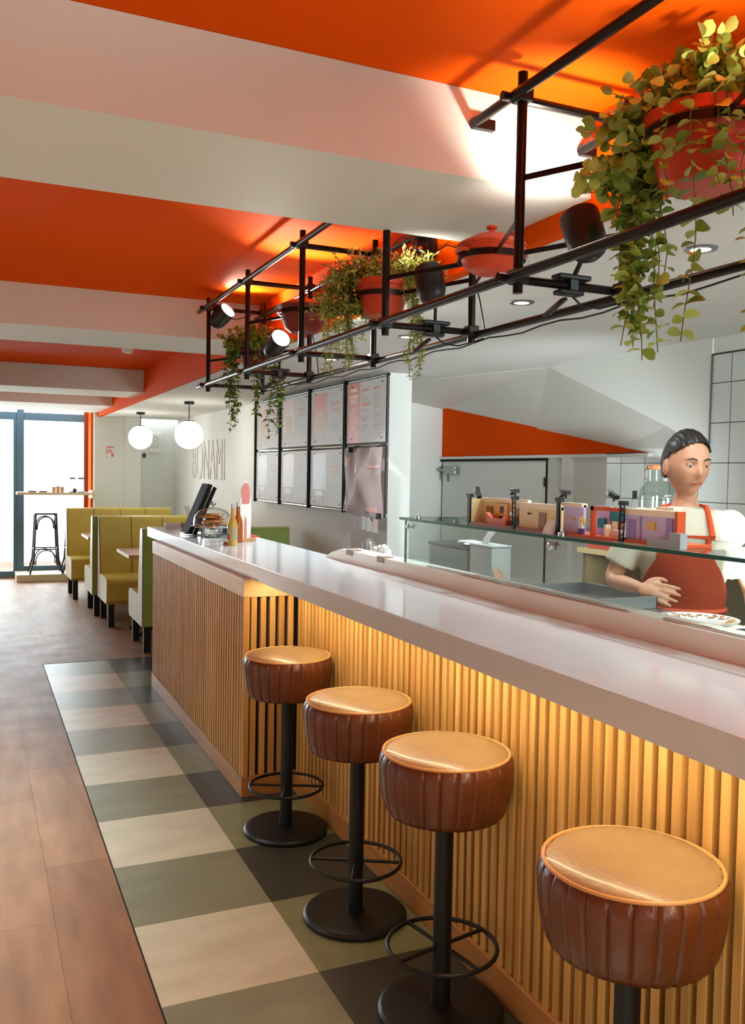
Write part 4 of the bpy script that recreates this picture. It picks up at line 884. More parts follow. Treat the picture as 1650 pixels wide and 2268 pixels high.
b = B(); sheet(b, lambda u, v: V((2.13 + 0.02 * v, 3.52 - 0.06 * u - 0.05 * v, 1.285 + 0.10 * v - 0.03 * v * v)), 4, 8); bmesh.ops.solidify(b, geom=b.faces, thickness=0.0006)
stick('receipt_paper', b, M_paper, 'upright white receipt strip rising from the white container', 'paper')
def crumple(name, c, R, sz, m, label, cat, seed):
    rr = random.Random(seed); b = B(); bmesh.ops.create_icosphere(b, subdivisions=4, radius=1)
    o_ = V((rr.random() * 9, 3, 1))
    for v in b.verts:
        n_ = noise.noise(v.co * 1.6 + o_) * 0.55 + abs(noise.noise(v.co * 4 + o_)) * 0.5
        v.co = v.co * (0.72 + n_)
    z0 = min(v.co.z for v in b.verts)
    for v in b.verts: v.co = V((c[0] + v.co.x * R, c[1] + v.co.y * R * 1.3, c[2] + (v.co.z - z0) * sz))
    return stick(name, b, m, label, cat, angle=25)
crumple('paper_napkin', (2.15, 3.66, 1.2625), 0.05, 0.012, M_paper, 'crumpled pale napkin lying on the grey box behind the glass', 'napkin', 2)
b = B(); sheet(b, lambda u, v: V((2.09 + 0.06 * u, 3.30 + 0.05 * v, 1.127 + 0.05 * v * v + 0.012 * math.sin(u * 5))), 6, 6); bmesh.ops.solidify(b, geom=b.faces, thickness=0.0006)
stick('paper_flyer', b, mat('flyer_peach', (230, 190, 160), 0.6), 'curled peach paper lying right of the white container', 'paper')
b = crumple('plastic_bag', (1.86, 4.03, 1.125), 0.055, 0.055, mat('white_bag', (238, 238, 236), 0.3), 'crumpled white plastic bag behind the far end of the upstand', 'bag', 7)
b = B(); tube(b, [(1.86, 4.14, 1.17), (1.855, 4.15, 1.21), (1.85, 4.145, 1.245)], 0.006, 8); stick('drinking_straw', b, M_paper, 'white straw stub standing beside the white plastic bag', 'straw')
# steel food pans
def pan(x0, x1, y0, y1, z0, h, label):
    b = B(); t_ = 0.004; 
    box(b, x0, x1, y0, y1, z0, z0 + 0.004)
    for a in ((x0, x0 + t_, y0, y1), (x1 - t_, x1, y0, y1), (x0, x1, y0, y0 + t_), (x0, x1, y1 - t_, y1)): box(b, a[0], a[1], a[2], a[3], z0 + 0.002, z0 + h)
    for a in ((x0 - 0.012, x0 + t_, y0 - 0.012, y1 + 0.012), (x1 - t_, x1 + 0.012, y0 - 0.012, y1 + 0.012), (x0, x1, y0 - 0.012, y0 + t_), (x0, x1, y1 - t_, y1 + 0.012)): box(b, a[0], a[1], a[2], a[3], z0 + h, z0 + h + 0.003)
    stick('food_pan', b, M_steel, label, 'food pan', 'steel food pans on the prep counter')
pan(1.98, 2.26, 2.50, 2.92, 1.125, 0.045, 'shallow steel food pan left of the plate behind the glass')
pan(1.85, 2.10, 1.45, 1.88, 1.125, 0.045, 'shallow steel food pan at the right edge behind the glass')
t = thing('serving_plate', 'white plate with a speckled orange rim pattern behind the glass', 'plate', (2.13, 2.17, 1.125))
b = B(); lathe(b, [(0, 0), (0.07, 0), (0.075, 0.006), (0.105, 0.014), (0.128, 0.022), (0.129, 0.026), (0.124, 0.026), (0.10, 0.019), (0.075, 0.012), (0, 0.011)], 64, c=(2.13, 2.17, 1.125)); obj('dish', b, mat('white_china', (232, 230, 224), 0.15), t)
b = B(); rr = random.Random(4)
for k in range(90):
    a = rr.random() * 2 * PI; r_ = rr.uniform(0.088, 0.118); s_ = rr.uniform(0.003, 0.008); z = 1.125 + 0.0155 + (r_ - 0.08) * 0.24
    lathe(b, [(0, 0), (s_, 0), (s_ * 0.8, 0.0016), (0, 0.002)], 8, M=Matrix.Translation((2.13 + r_ * math.cos(a), 2.17 + r_ * math.sin(a), z)))
obj('rim_pattern', b, mat('orange_speckle', (206, 142, 84), 0.4), t)
b = B(); lathe(b, [(0, 0), (0.03, 0), (0.045, 0.02), (0.042, 0.05), (0.03, 0.06), (0, 0.062)], 24, c=(2.22, 1.93, 1.125)); stick('black_bowl', b, M_black, 'small dark pot behind the plate at the right edge', 'pot')

# ------------------------------------------------------------------ back cabinet, boxes and big glass jar
t = thing('back_cabinet', 'beige low cabinet with an open dark shelf by the tiled wall', 'cabinet', (3.3, 3.6, 0))
b = B(); box(b, 3.17, 3.49, 2.3, 4.18, 1.165, 1.195, bev=0.003); obj('top_board', b, mat('birch_board', (206, 180, 132), 0.4, var=0.1, stretch=(6, 1, 6)), t)
b = B(); box(b, 3.2, 3.49, 4.13, 4.16, 0, 1.165); box(b, 3.46, 3.49, 2.3, 4.13, 0, 1.165); box(b, 3.2, 3.46, 2.3, 4.13, 0.8, 0.83); box(b, 3.2, 3.46, 3.2, 3.23, 0, 1.165); obj('carcass', b, mat('brown_carcass', (120, 100, 66), 0.6), t)
b = B(); box(b, 3.2, 3.34, 3.93, 4.12, 1.195, 1.275, bev=0.004); stick('red_box', b, mat('red_box', (196, 70, 48), 0.4), 'red box standing on the beige cabinet top', 'box')
b = B(); box(b, 3.2, 3.34, 3.72, 3.90, 1.195, 1.27, bev=0.004); stick('grey_box', b, mat('mauve_box', (134, 126, 132), 0.4), 'grey-mauve box right of the red box on the cabinet', 'box')
t = thing('storage_jar', 'large clear glass jar with a clamp lid and copper-coloured rim', 'jar', (3.33, 3.98 - 0.02, 1.195))
jc = (3.36, 3.72, 1.195); t.location = jc
b = B(); lathe(b, [(0, 0.0), (0.10, 0.0), (0.112, 0.02), (0.112, 0.30), (0.105, 0.345), (0.085, 0.375), (0.068, 0.39), (0.068, 0.45), (0.064, 0.45), (0.064, 0.39), (0.08, 0.372), (0.10, 0.34), (0.107, 0.30), (0.107, 0.025), (0, 0.008)], 40, c=jc); obj('body', b, thin_glass('jar_clear', (0.90, 0.93, 0.91), 1.3), t)
b = B(); lathe(b, [(0.0, 0.451), (0.072, 0.451), (0.075, 0.456), (0.075, 0.472), (0.07, 0.476), (0, 0.478)], 36, c=jc); obj('lid', b, mat('copper_rim', (204, 130, 84), 0.3, 0.2), t)
b = B(); tube(b, [(jc[0] - 0.03, jc[1] + 0.072, jc[2] + 0.46), (jc[0] - 0.035, jc[1] + 0.088, jc[2] + 0.44), (jc[0] - 0.035, jc[1] + 0.084, jc[2] + 0.40), (jc[0] - 0.03, jc[1] + 0.07, jc[2] + 0.395)], 0.003, 6); obj('wire_clamp', b, M_chrome, t)
b = B(); box(b, jc[0] - 0.12, jc[0] - 0.114, jc[1] + 0.045, jc[1] + 0.085, jc[2] + 0.29, jc[2] + 0.335, bev=0.003); tube(b, [(jc[0] - 0.117, jc[1] + 0.08, jc[2] + 0.29), (jc[0] - 0.12, jc[1] + 0.095, jc[2] + 0.24), (jc[0] - 0.117, jc[1] + 0.09, jc[2] + 0.12)], 0.0015, 5); obj('hanging_tag', b, M_black, t)

# ------------------------------------------------------------------ toy building sets on the glass shelf
M_tb = mat('toy_beige', (236, 214, 160), 0.3); M_tl = mat('toy_lavender', (212, 200, 240), 0.3); M_td = mat('toy_dark_tan', (150, 110, 56), 0.35); M_tbr = mat('toy_brown', (150, 76, 40), 0.35)
M_tor = mat('toy_orange', (206, 84, 34), 0.3); M_tt = mat('toy_teal', (40, 150, 164), 0.3); M_tw = mat('toy_white', (226, 224, 220), 0.3); M_tg = mat('toy_grey', (158, 166, 168), 0.35); M_ty = mat('toy_yellow', (226, 190, 110), 0.35); M_tc = mat('toy_cream', (246, 234, 204), 0.3)
Z0 = 1.408
def toy_set(name, label, y0, y1, M=None):
    return thing(name, label, 'toy building set', (1.82, (y0 + y1) / 2, Z0), 'toy building sets on the glass shelf')
def tower(t, x, y, h):
    b = B(); s = 0.011
    box(b, x, x + s, y - s, y + s, Z0, Z0 + 0.012); box(b, x - 0.002, x + s + 0.004, y - s - 0.003, y + s + 0.003, Z0 + h - 0.014, Z0 + h)
    box(b, x, x + 0.004, y - s, y - s + 0.003, Z0, Z0 + h - 0.01); box(b, x, x + 0.004, y + s - 0.003, y + s, Z0, Z0 + h - 0.01)
    n = 5
    for k in range(n):
        z = Z0 + 0.012 + k * (h - 0.026) / n; z2 = z + (h - 0.026) / n
        a, c_ = (y - s, y + s) if k % 2 == 0 else (y + s, y - s)
        tube(b, ((x + 0.003, a, z), (x + 0.003, c_, z2)), 0.0013, 5); tube(b, ((x + 0.003, c_, z), (x + 0.003, a, z2)), 0.0013, 5)
    obj('lattice_tower', b, M_black, t)
def studio_lamp(t, x, y, z, ang):
    b = B(); tube(b, ((x, y, z), (x, y, z + 0.012)), 0.003, 6); box(b, -0.009, 0.009, -0.016, 0.016, -0.007, 0.007, M=Matrix.Translation((x, y, z + 0.018)) @ Matrix.Rotation(ang, 4, 'X'), bev=0.001)
    for k in (-1, 1): box(b, -0.008, 0.008, 0.0, 0.012, -0.0008, 0.0008, M=Matrix.Translation((x, y, z + 0.018)) @ Matrix.Rotation(ang, 4, 'X') @ Matrix.Translation((0, 0.016, 0.007 * k)) @ Matrix.Rotation(0.4 * k, 4, 'X'))
    obj('studio_lamp', b, M_black, t)
XT = 1.77
# beige set
t = toy_set('toy_room_set', 'beige toy room set with an orange sofa on the glass shelf', 2.46, 3.03)
b = B(); box(b, XT - 0.004, XT + 0.08, 2.45, 3.02, Z0, Z0 + 0.008); obj('baseplate', b, M_tbr, t)
b = B(); box(b, XT + 0.055, XT + 0.062, 2.70, 3.02, Z0 + 0.008, Z0 + 0.10); box(b, XT, XT + 0.062, 3.012, 3.02, Z0 + 0.008, Z0 + 0.10); box(b, XT + 0.02, XT + 0.03, 2.45, 2.70, Z0 + 0.008, Z0 + 0.088); obj_split('wall', b, M_tb, t)
b = B(); box(b, XT + 0.048, XT + 0.064, 2.69, 3.02, Z0 + 0.09, Z0 + 0.104); box(b, XT + 0.016, XT + 0.04, 2.45, 2.69, Z0 + 0.078, Z0 + 0.096); obj_split('top_trim', b, M_tc, t)
for y in (2.955, 2.745):
    b = B(); box(b, XT + 0.050, XT + 0.055, y - 0.022, y + 0.022, Z0 + 0.008, Z0 + 0.072); obj('door', b, M_td, t)
b = B(); box(b, XT + 0.016, XT + 0.02, 2.535, 2.575, Z0 + 0.01, Z0 + 0.066); obj('door', b, M_td, t)
b = B(); box(b, XT + 0.044, XT + 0.055, 2.82, 2.90, Z0 + 0.008, Z0 + 0.085); obj('cupboard', b, M_ty, t)
b = B(); box(b, XT + 0.041, XT + 0.044, 2.845, 2.865, Z0 + 0.05, Z0 + 0.075); box(b, XT + 0.041, XT + 0.044, 2.84, 2.87, Z0 + 0.022, Z0 + 0.038); box(b, XT + 0.014, XT + 0.016, 2.625, 2.64, Z0 + 0.055, Z0 + 0.062); obj_split('picture', b, M_black, t)
b = B(); pr_ = [(2.78, 0.008), (2.91, 0.008), (2.918, 0.05), (2.905, 0.046), (2.88, 0.03), (2.81, 0.03), (2.785, 0.046), (2.772, 0.046)]
prism(b, [(y, Z0 + z) for y, z in pr_], XT + 0.012, XT + 0.038, 'x'); o_ = obj('sofa', b, M_tor, t)
b = B(); box(b, XT + 0.02, XT + 0.04, 2.735, 2.755, Z0 + 0.008, Z0 + 0.028); obj('side_table', b, M_black, t)
b = B(); lathe(b, [(0, 0), (0.008, 0), (0.003, 0.004), (0.003, 0.015), (0.010, 0.018), (0.006, 0.03), (0, 0.03)], 14, c=(XT + 0.03, 2.765, Z0 + 0.028)); obj('table_lamp', b, M_tw, t)
tower(t, XT - 0.006, 2.70, 0.118); 
b = B(); box(b, XT - 0.004, XT + 0.004, 3.012, 3.03, Z0, Z0 + 0.118); box(b, XT - 0.006, XT + 0.01, 3.005, 3.035, Z0 + 0.105, Z0 + 0.118); obj('post', b, M_black, t)
studio_lamp(t, XT, 2.955, Z0 + 0.1, 0.9); studio_lamp(t, XT, 2.70, Z0 + 0.118, -0.1)
# lavender set
t = toy_set('toy_room_set', 'lavender toy room set with teal kitchen and a small doll on the glass shelf', 1.87, 2.44)
b = B(); box(b, XT - 0.004, XT + 0.11, 1.87, 2.44, Z0, Z0 + 0.008); obj('baseplate', b, M_tor, t)
b = B(); box(b, XT + 0.02, XT + 0.03, 2.33, 2.435, Z0 + 0.008, Z0 + 0.10); box(b, XT + 0.01, XT + 0.02, 1.90, 2.115, Z0 + 0.008, Z0 + 0.086); box(b, XT + 0.07, XT + 0.078, 2.26, 2.33, Z0 + 0.008, Z0 + 0.1); obj_split('wall', b, M_tl, t)
b = B(); box(b, XT + 0.012, XT + 0.035, 2.33, 2.435, Z0 + 0.093, Z0 + 0.106); box(b, XT + 0.004, XT + 0.03, 1.90, 2.115, Z0 + 0.082, Z0 + 0.10); box(b, XT + 0.05, XT + 0.08, 2.03, 1.96, Z0 + 0.1, Z0 + 0.108); obj_split('top_trim', b, M_tc, t)
b = B(); box(b, XT + 0.006, XT + 0.01, 2.07, 2.10, Z0 + 0.012, Z0 + 0.068); box(b, XT + 0.006, XT + 0.01, 1.915, 1.94, Z0 + 0.03, Z0 + 0.078); box(b, XT + 0.006, XT + 0.01, 2.045, 2.05, Z0 + 0.01, Z0 + 0.08); obj_split('door_relief', b, mat('toy_lavender_dark', (164, 146, 206), 0.3), t)
b = B(); box(b, XT + 0.006, XT + 0.01, 1.985, 2.02, Z0 + 0.042, Z0 + 0.066); box(b, XT + 0.015, XT + 0.02, 2.40, 2.41, Z0 + 0.05, Z0 + 0.06); box(b, XT + 0.015, XT + 0.02, 2.375, 2.385, Z0 + 0.05, Z0 + 0.058); obj_split('window', b, M_ty, t)
b = B(); box(b, XT + 0.0, XT + 0.03, 1.89, 1.90, Z0 + 0.008, Z0 + 0.1); box(b, XT + 0.0, XT + 0.012, 2.255, 2.27, Z0 + 0.008, Z0 + 0.1); box(b, XT + 0.0, XT + 0.012, 2.12, 2.27, Z0 + 0.088, Z0 + 0.1); obj_split('brown_frame', b, M_tor, t)
b = B(); box(b, XT + 0.075, XT + 0.082, 2.11, 2.33, Z0 + 0.008, Z0 + 0.095); obj('rear_wall', b, M_ty, t)
b = B(); box(b, XT + 0.055, XT + 0.075, 2.17, 2.245, Z0 + 0.055, Z0 + 0.085); box(b, XT + 0.06, XT + 0.08, 2.275, 2.31, Z0 + 0.03, Z0 + 0.06); obj_split('teal_cupboard', b, M_tt, t)
b = B(); box(b, XT + 0.03, XT + 0.07, 2.19, 2.235, Z0 + 0.008, Z0 + 0.03); box(b, XT + 0.05, XT + 0.07, 2.20, 2.225, Z0 + 0.03, Z0 + 0.055); box(b, XT + 0.01, XT + 0.03, 2.205, 2.215, Z0 + 0.008, Z0 + 0.045); obj('armchair', b, M_tc, t)
b = B(); box(b, XT + 0.05, XT + 0.075, 2.12, 2.19, Z0 + 0.03, Z0 + 0.055); obj('orange_counter', b, M_tor, t)
b = B(); box(b, XT + 0.02, XT + 0.06, 2.13, 2.18, Z0 + 0.008, Z0 + 0.03); lathe(b, [(0, 0), (0.012, 0), (0.01, 0.02), (0, 0.024)], 12, c=(XT + 0.04, 2.15, Z0 + 0.03)); obj('white_table', b, M_tw, t)
tower(t, XT - 0.006, 2.115, 0.122)
b = B(); box(b, XT - 0.004, XT + 0.004, 2.432, 2.445, Z0, Z0 + 0.122); box(b, XT - 0.006, XT + 0.01, 2.42, 2.45, Z0 + 0.108, Z0 + 0.122); obj('post', b, M_black, t)
studio_lamp(t, XT, 2.40, Z0 + 0.12, -0.1); studio_lamp(t, XT, 2.16, Z0 + 0.118, 0.35)
b = B(); box(b, XT - 0.03, XT - 0.005, 1.845, 1.975, Z0, Z0 + 0.02); box(b, XT - 0.03, XT - 0.005, 1.845, 1.89, Z0 + 0.02, Z0 + 0.042); obj('grey_block', b, M_tg, t)
dl = thing('toy_doll', 'tiny yellow-haired doll in purple inside the lavender toy set', 'doll', (XT + 0.01, 2.325, Z0 + 0.008))
b = B(); box(b, XT + 0.004, XT + 0.014, 2.315, 2.337, Z0 + 0.008, Z0 + 0.026); obj('legs', b, mat('toy_purple', (84, 52, 128), 0.3), dl)
b = B(); prism(b, [(2.316, Z0 + 0.026), (2.336, Z0 + 0.026), (2.333, Z0 + 0.045), (2.319, Z0 + 0.045)], XT + 0.004, XT + 0.014, 'x'); obj('torso', b, M_tw, dl)
b = B(); lathe(b, [(0, 0), (0.008, 0.001), (0.008, 0.012), (0, 0.014)], 14, c=(XT + 0.009, 2.326, Z0 + 0.045)); obj('head', b, M_ty, dl)
b = B(); box(b, XT + 0.009, XT + 0.019, 2.316, 2.336, Z0 + 0.035, Z0 + 0.062, bev=0.003); obj('hair', b, M_ty, dl)
b = B(); prism(b, [(XT - 0.02, Z0), (XT + 0.02, Z0), (XT + 0.005, Z0 + 0.045), (XT, Z0 + 0.045)], 2.455, 2.50, 'y'); stick('price_card', b, M_paper, 'small white tent card between the two toy sets', 'card')

# ------------------------------------------------------------------ things on the far end of the countertop
ZC = 1.15
def on(c): return (c[0], c[1], ZC)
t = thing('cake_stand', 'glass footed cake stand with a clear dome on the countertop', 'cake stand', (1.455, 5.86, ZC))
c = (1.455, 5.86, ZC); M_cg = thin_glass('cake_glass', (0.93, 0.95, 0.95), 1.8, 0.02)
b = B(); lathe(b, [(0, 0), (0.06, 0), (0.055, 0.008), (0.02, 0.02), (0.014, 0.045), (0.03, 0.058), (0.13, 0.066), (0.142, 0.074), (0.14, 0.078), (0.125, 0.071), (0, 0.068)], 48, c=c); obj('stand', b, M_cg, t)
b = B(); lathe(b, [(0.130, 0.079), (0.131, 0.10), (0.122, 0.14), (0.095, 0.175), (0.05, 0.195), (0.012, 0.20), (0, 0.20)], 48, c=c); obj('dome', b, M_cg, t)
b = B(); lathe(b, [(0, 0.20), (0.008, 0.202), (0.008, 0.212), (0.019, 0.218), (0.021, 0.228), (0.015, 0.238), (0, 0.24)], 24, c=c); obj('dome_knob', b, M_chrome, t)
b = B(); torus(b, (c[0], c[1], c[2] + 0.079), 0.131, 0.003, 48, 6); torus(b, (c[0], c[1], c[2] + 0.076), 0.142, 0.003, 48, 6); obj('rim', b, M_chrome, t)
M_cookie = mat('cookie_crust', (196, 128, 62), 0.6, var=0.3, scale=30, bump=0.5, bscale=120)
for k, (dx, dy, r_) in enumerate(((-0.03, 0.02, 0.068), (0.035, -0.02, 0.066), (-0.01, -0.03, 0.068), (0.02, 0.02, 0.064), (-0.015, 0.0, 0.066), (0.01, -0.01, 0.06))):
    b = B(); z = 0.0725 + 0.0145 * k; lathe(b, [(0, 0), (r_ * 0.95, 0.0), (r_, 0.006), (r_ * 0.93, 0.0135), (0, 0.014)], 28, c=(c[0] + dx, c[1] + dy, c[2] + z), fn=lambda q, a: V((q.x * (1 + 0.03 * math.sin(5 * a + k)), q.y * (1 + 0.03 * math.sin(4 * a)), q.z)))
    stick('cookie', b, M_cookie, 'flat golden cookie under the glass dome, %s in the pile' % ('lowest', 'second from the bottom', 'third from the bottom', 'fourth from the bottom', 'second from the top', 'topmost')[k], 'cookie', 'cookies under the dome')
# tilted till screen
t = thing('till_screen', 'slim black tilted till screen with a light seam on the countertop', 'till', (1.38, 6.12, ZC))
ang = math.radians(-23)
def tilt(M0): return Matrix.Translation((1.355, 6.12, ZC + 0.012)) @ Matrix.Rotation(-ang, 4, 'Y') @ M0
b = B(); box(b, -0.033, -0.003, -0.10, 0.10, 0, 0.36, M=tilt(Matrix()), bev=0.004); M_till = mat('till_black', (26, 25, 24), 0.7, spec=0.15); obj('screen', b, M_till, t)
b = B(); box(b, -0.003, 0.001, -0.101, 0.101, 0.002, 0.358, M=tilt(Matrix())); obj('seam', b, M_chrome, t)
b = B(); box(b, 0.001, 0.031, -0.10, 0.10, 0, 0.355, M=tilt(Matrix()), bev=0.004); obj('rear_case', b, M_till, t)
b = B(); box(b, 1.31, 1.52, 6.03, 6.21, ZC, ZC + 0.012, bev=0.003); tube(b, ((1.45, 6.12, ZC + 0.01), (1.42, 6.12, ZC + 0.12)), 0.012, 12); obj('foot', b, M_chrome, t)
# bottle of juice
def bottle(c, liquid, label, lab=True, s=1.0):
    t = thing('juice_bottle', label, 'bottle', c, 'small bottles on the countertop')
    P = [(0, 0), (0.028, 0), (0.031, 0.005), (0.031, 0.115), (0.027, 0.14), (0.014, 0.175), (0.0125, 0.225), (0.0125, 0.238), (0, 0.238)]
    b = B(); lathe(b, [(r * s, z * s) for r, z in P], 32, c=c); obj('glass', b, liquid, t)
    b = B(); lathe(b, [(0, 0.226), (0.0145, 0.226), (0.0145, 0.246), (0.012, 0.25), (0, 0.25)], 24, c=c); obj('cap', b, mat('silver_cap', (200, 200, 198), 0.3, 0.5), t)
    if lab:
        b = B(); 
        def lb(u, v, a0, a1, R=0.0316): a = a0 + (a1 - a0) * u; return V((c[0] + R * math.cos(a), c[1] + R * math.sin(a), c[2] + 0.032 + 0.07 * v))
        sheet(b, lambda u, v: lb(u, v, math.radians(-190), math.radians(-120)), 10, 2); sheet(b, lambda u, v: lb(u, v, math.radians(-100), math.radians(-40)), 10, 2); bmesh.ops.solidify(b, geom=b.faces, thickness=0.0004); obj_split('label', b, mat('bottle_label', (232, 222, 186), 0.5), t)
        b = B(); sheet(b, lambda u, v: V((c[0] + 0.0324 * math.cos(math.radians(-180 + 50 * u)), c[1] + 0.0324 * math.sin(math.radians(-180 + 50 * u)), c[2] + 0.036 + 0.035 * v * (0.6 + 0.4 * math.sin(u * 3)))), 8, 3); bmesh.ops.solidify(b, geom=b.faces, thickness=0.0004); obj('label_print', b, mat('orange_print', (230, 140, 40), 0.5), t)
M_juice = mat('juice_liquid', (214, 176, 86), 0.08, trans=0.35, spec=0.6); M_amber = mat('amber_liquid', (190, 100, 40), 0.08, trans=0.35, spec=0.6)
bottle((1.408, 5.19, ZC), M_juice, 'small glass bottle of pale yellow drink in front of the cake dome')
bottle((1.50, 5.40, ZC), M_amber, 'small glass bottle of amber drink behind the pale yellow one', lab=False)
# board-shaped menu card on a wooden block
t = thing('table_menu', 'tall surfboard-shaped pink and white card in a wooden block', 'menu card', (1.53, 5.40, ZC))
A_ = Matrix.Translation((1.565, 5.46, ZC)) @ Matrix.Rotation(math.radians(32), 4, 'Z')
def surf(bm, off, w, z0, z1, th):
    pr_ = []; n = 24
    for i in range(n + 1):
        f = i / n; z = z0 + (z1 - z0) * f; pr_.append((w * (0.85 + 0.15 * math.sin(PI * min(1, f * 1.2))) * (1 if f < 0.6 else math.sqrt(max(0, 1 - ((f - 0.6) / 0.4) ** 2))), z))
    poly = pr_ + [(-a, z) for a, z in reversed(pr_[:-1])]
    fs = prism(bm, poly, off, off + th, 'y'); bmesh.ops.transform(bm, matrix=A_, verts=list({v for f in fs for v in f.verts}))
b = B(); surf(b, 0, 0.055, 0.012, 0.385, 0.004); obj('card', b, mat('card_white', (232, 224, 218), 0.4), t)
b = B(); surf(b, -0.001, 0.04, 0.24, 0.375, 0.0011); surf(b, -0.001, 0.012, 0.02, 0.16, 0.0011); surf(b, 0.0041, 0.04, 0.24, 0.375, 0.0011); obj('pink_print', b, mat('card_pink', (206, 128, 120), 0.4), t)
b = B(); box(b, -0.07, 0.07, -0.03, 0.035, 0, 0.022, M=A_, bev=0.002); obj('wooden_block', b, M_ply, t)
b = B(); box(b, 1.36, 1.40, 5.22, 5.26, ZC, ZC + 0.02, bev=0.002); stick('wood_block', b, M_ply, 'small brown wooden block left behind the pale bottle', 'block')
b = B(); box(b, 1.66, 1.74, 5.72, 5.95, ZC, ZC + 0.014, bev=0.003); stick('red_folder', b, mat('red_leatherette', (200, 76, 50), 0.4), 'flat red folder on the back edge of the countertop', 'folder')
b = B(); box(b, 1.64, 1.72, 5.55, 5.70, ZC, ZC + 0.006, bev=0.001); stick('paper_pad', b, M_paper, 'thin white paper pad in front of the red folder', 'pad')
# bowl of sweets, leaflets, card holder, silver tray
t = thing('sweet_bowl', 'small brown bowl on the countertop holding sweets', 'bowl', (1.475, 6.70, ZC))
b = B(); lathe(b, [(0, 0), (0.045, 0), (0.06, 0.035), (0.062, 0.045), (0.057, 0.045), (0.045, 0.01), (0, 0.008)], 32, c=(1.475, 6.70, ZC)); obj('bowl', b, mat('clay_bowl', (178, 150, 128), 0.6, var=0.1), t)
rr = random.Random(9)
for k in range(9):
    a = k * 0.75; r_ = 0.012 + 0.028 * (k % 3) / 2; p = (1.475 + r_ * math.cos(a), 6.70 + r_ * math.sin(a), ZC + 0.028 + 0.014 * (k // 3)); b = B()
    bmesh.ops.create_uvsphere(b, u_segments=12, v_segments=8, radius=0.011, matrix=Matrix.Translation(p) @ Matrix.Diagonal((1.3, 1, 0.8, 1)))
    stick('sweet', b, [mat('sweet_red', (196, 56, 40), 0.3), mat('sweet_orange', (226, 130, 60), 0.3)][k % 2], ['red wrapped sweet in the small brown bowl', 'orange wrapped sweet in the small brown bowl'][k % 2], 'sweet', 'sweets in the bowl' if k % 2 else 'red sweets in the bowl')
for k in range(5):
    b = B(); box(b, 1.335 + 0.004 * (k % 2), 1.475 + 0.003 * (k % 3), 6.86, 6.95, ZC + 0.0062 * k, ZC + 0.0062 * k + 0.0058, bev=0.0008); stick('leaflet', b, M_paper, 'white leaflet in the stack at the far counter end, %s' % ('lowest', 'second from the bottom', 'middle', 'second from the top', 'topmost')[k], 'leaflet', 'leaflets in the stack')
t = thing('card_holder', 'clear acrylic holder with a white leaning card behind the till screen', 'card holder', (1.46, 6.5, ZC))
b = B(); box(b, -0.002, 0.002, -0.08, 0.08, 0, 0.20, M=Matrix.Translation((1.475, 6.45, ZC)) @ Matrix.Rotation(math.radians(-22), 4, 'Y'), bev=0.001); obj('card', b, M_paper, t)
b = B(); box(b, 1.50, 1.503, 6.30, 6.52, ZC, ZC + 0.20); box(b, 1.50, 1.58, 6.518, 6.521, ZC, ZC + 0.20); obj('acrylic_panel', b, M_cg, t)
b = B(); lathe(b, [(0, 0), (0.09, 0), (0.10, 0.008), (0.097, 0.009), (0.085, 0.003), (0, 0.002)], 40, c=(1.60, 5.68 + 0.42, ZC)); stick('silver_tray', b, M_chrome, 'round silver tray behind the cake stand', 'tray')
b = B(); box(b, 1.56, 1.66, 6.0, 6.14, ZC + 0.01, ZC + 0.065, bev=0.006); stick('card_reader', b, M_black, 'dark card machine on the silver tray behind the cake stand', 'card reader')

# ------------------------------------------------------------------ the person behind the counter
M_skin = mat('skin', (200, 144, 112), 0.5, var=0.04, scale=12, sub=0.15)
M_shirt = mat('cream_shirt', (188, 182, 160), 0.85, var=0.05, scale=14, bump=0.3, bscale=60)
M_apron = mat('orange_apron', (204, 78, 34), 0.8, var=0.08, scale=8, bump=0.3, bscale=80)
M_hair = mat('dark_hair', (34, 26, 22), 0.45, var=0.3, scale=30, stretch=(6, 6, 1))
PM = Matrix.Translation((2.485, 2.615, 0.02)) @ Matrix.Rotation(math.radians(-40), 4, 'Z')
pr = thing('person', 'person with dark tied-back hair in a cream shirt and orange apron, hand at the waist', 'person', PM.translation)
def skin_mesh(verts, edges, radii, root, sub=2):
    me = bpy.data.meshes.new('sk'); me.from_pydata([V(v) for v in verts], edges, []); o = bpy.data.objects.new('sk', me); COL.objects.link(o)
    o.modifiers.new('s', 'SKIN'); sv = me.skin_vertices[0].data
    for i, r in enumerate(radii): sv[i].radius = (r, r) if not isinstance(r, tuple) else r; sv[i].use_root = (i == root)
    m_ = o.modifiers.new('u', 'SUBSURF'); m_.levels = sub; m_.render_levels = sub
    r_ = evaluated_mesh(o); bpy.data.objects.remove(o, do_unlink=True); return r_
def loft(bm, rings, n=36, cap=True):
    """rings: (cx, cy, z, rx, ry)"""
    R = [[bm.verts.new((cx + rx * math.cos(2 * PI * k / n), cy + ry * math.sin(2 * PI * k / n) * (1.0), z)) for k in range(n)] for cx, cy, z, rx, ry in rings]
    for A, Bq in zip(R, R[1:]):
        for k in range(n): bm.faces.new((A[k], A[(k + 1) % n], Bq[(k + 1) % n], Bq[k]))
    if cap: bm.faces.new(list(reversed(R[0]))); bm.faces.new(R[-1])
def fuse(name, b, m, voxel, parent, smooth_it=4, M=PM):
    bmesh.ops.transform(b, matrix=M, verts=b.verts); o = obj(name, b, m, parent, angle=180); o.modifiers.clear()
    r = o.modifiers.new('r', 'REMESH'); r.mode = 'VOXEL'; r.voxel_size = voxel; r.use_smooth_shade = True
    s_ = o.modifiers.new('s', 'SMOOTH'); s_.iterations = smooth_it; s_.factor = 0.5
    me = evaluated_mesh(o); o.modifiers.clear(); o.data = me
    if not me.materials: me.materials.append(m)
    return o
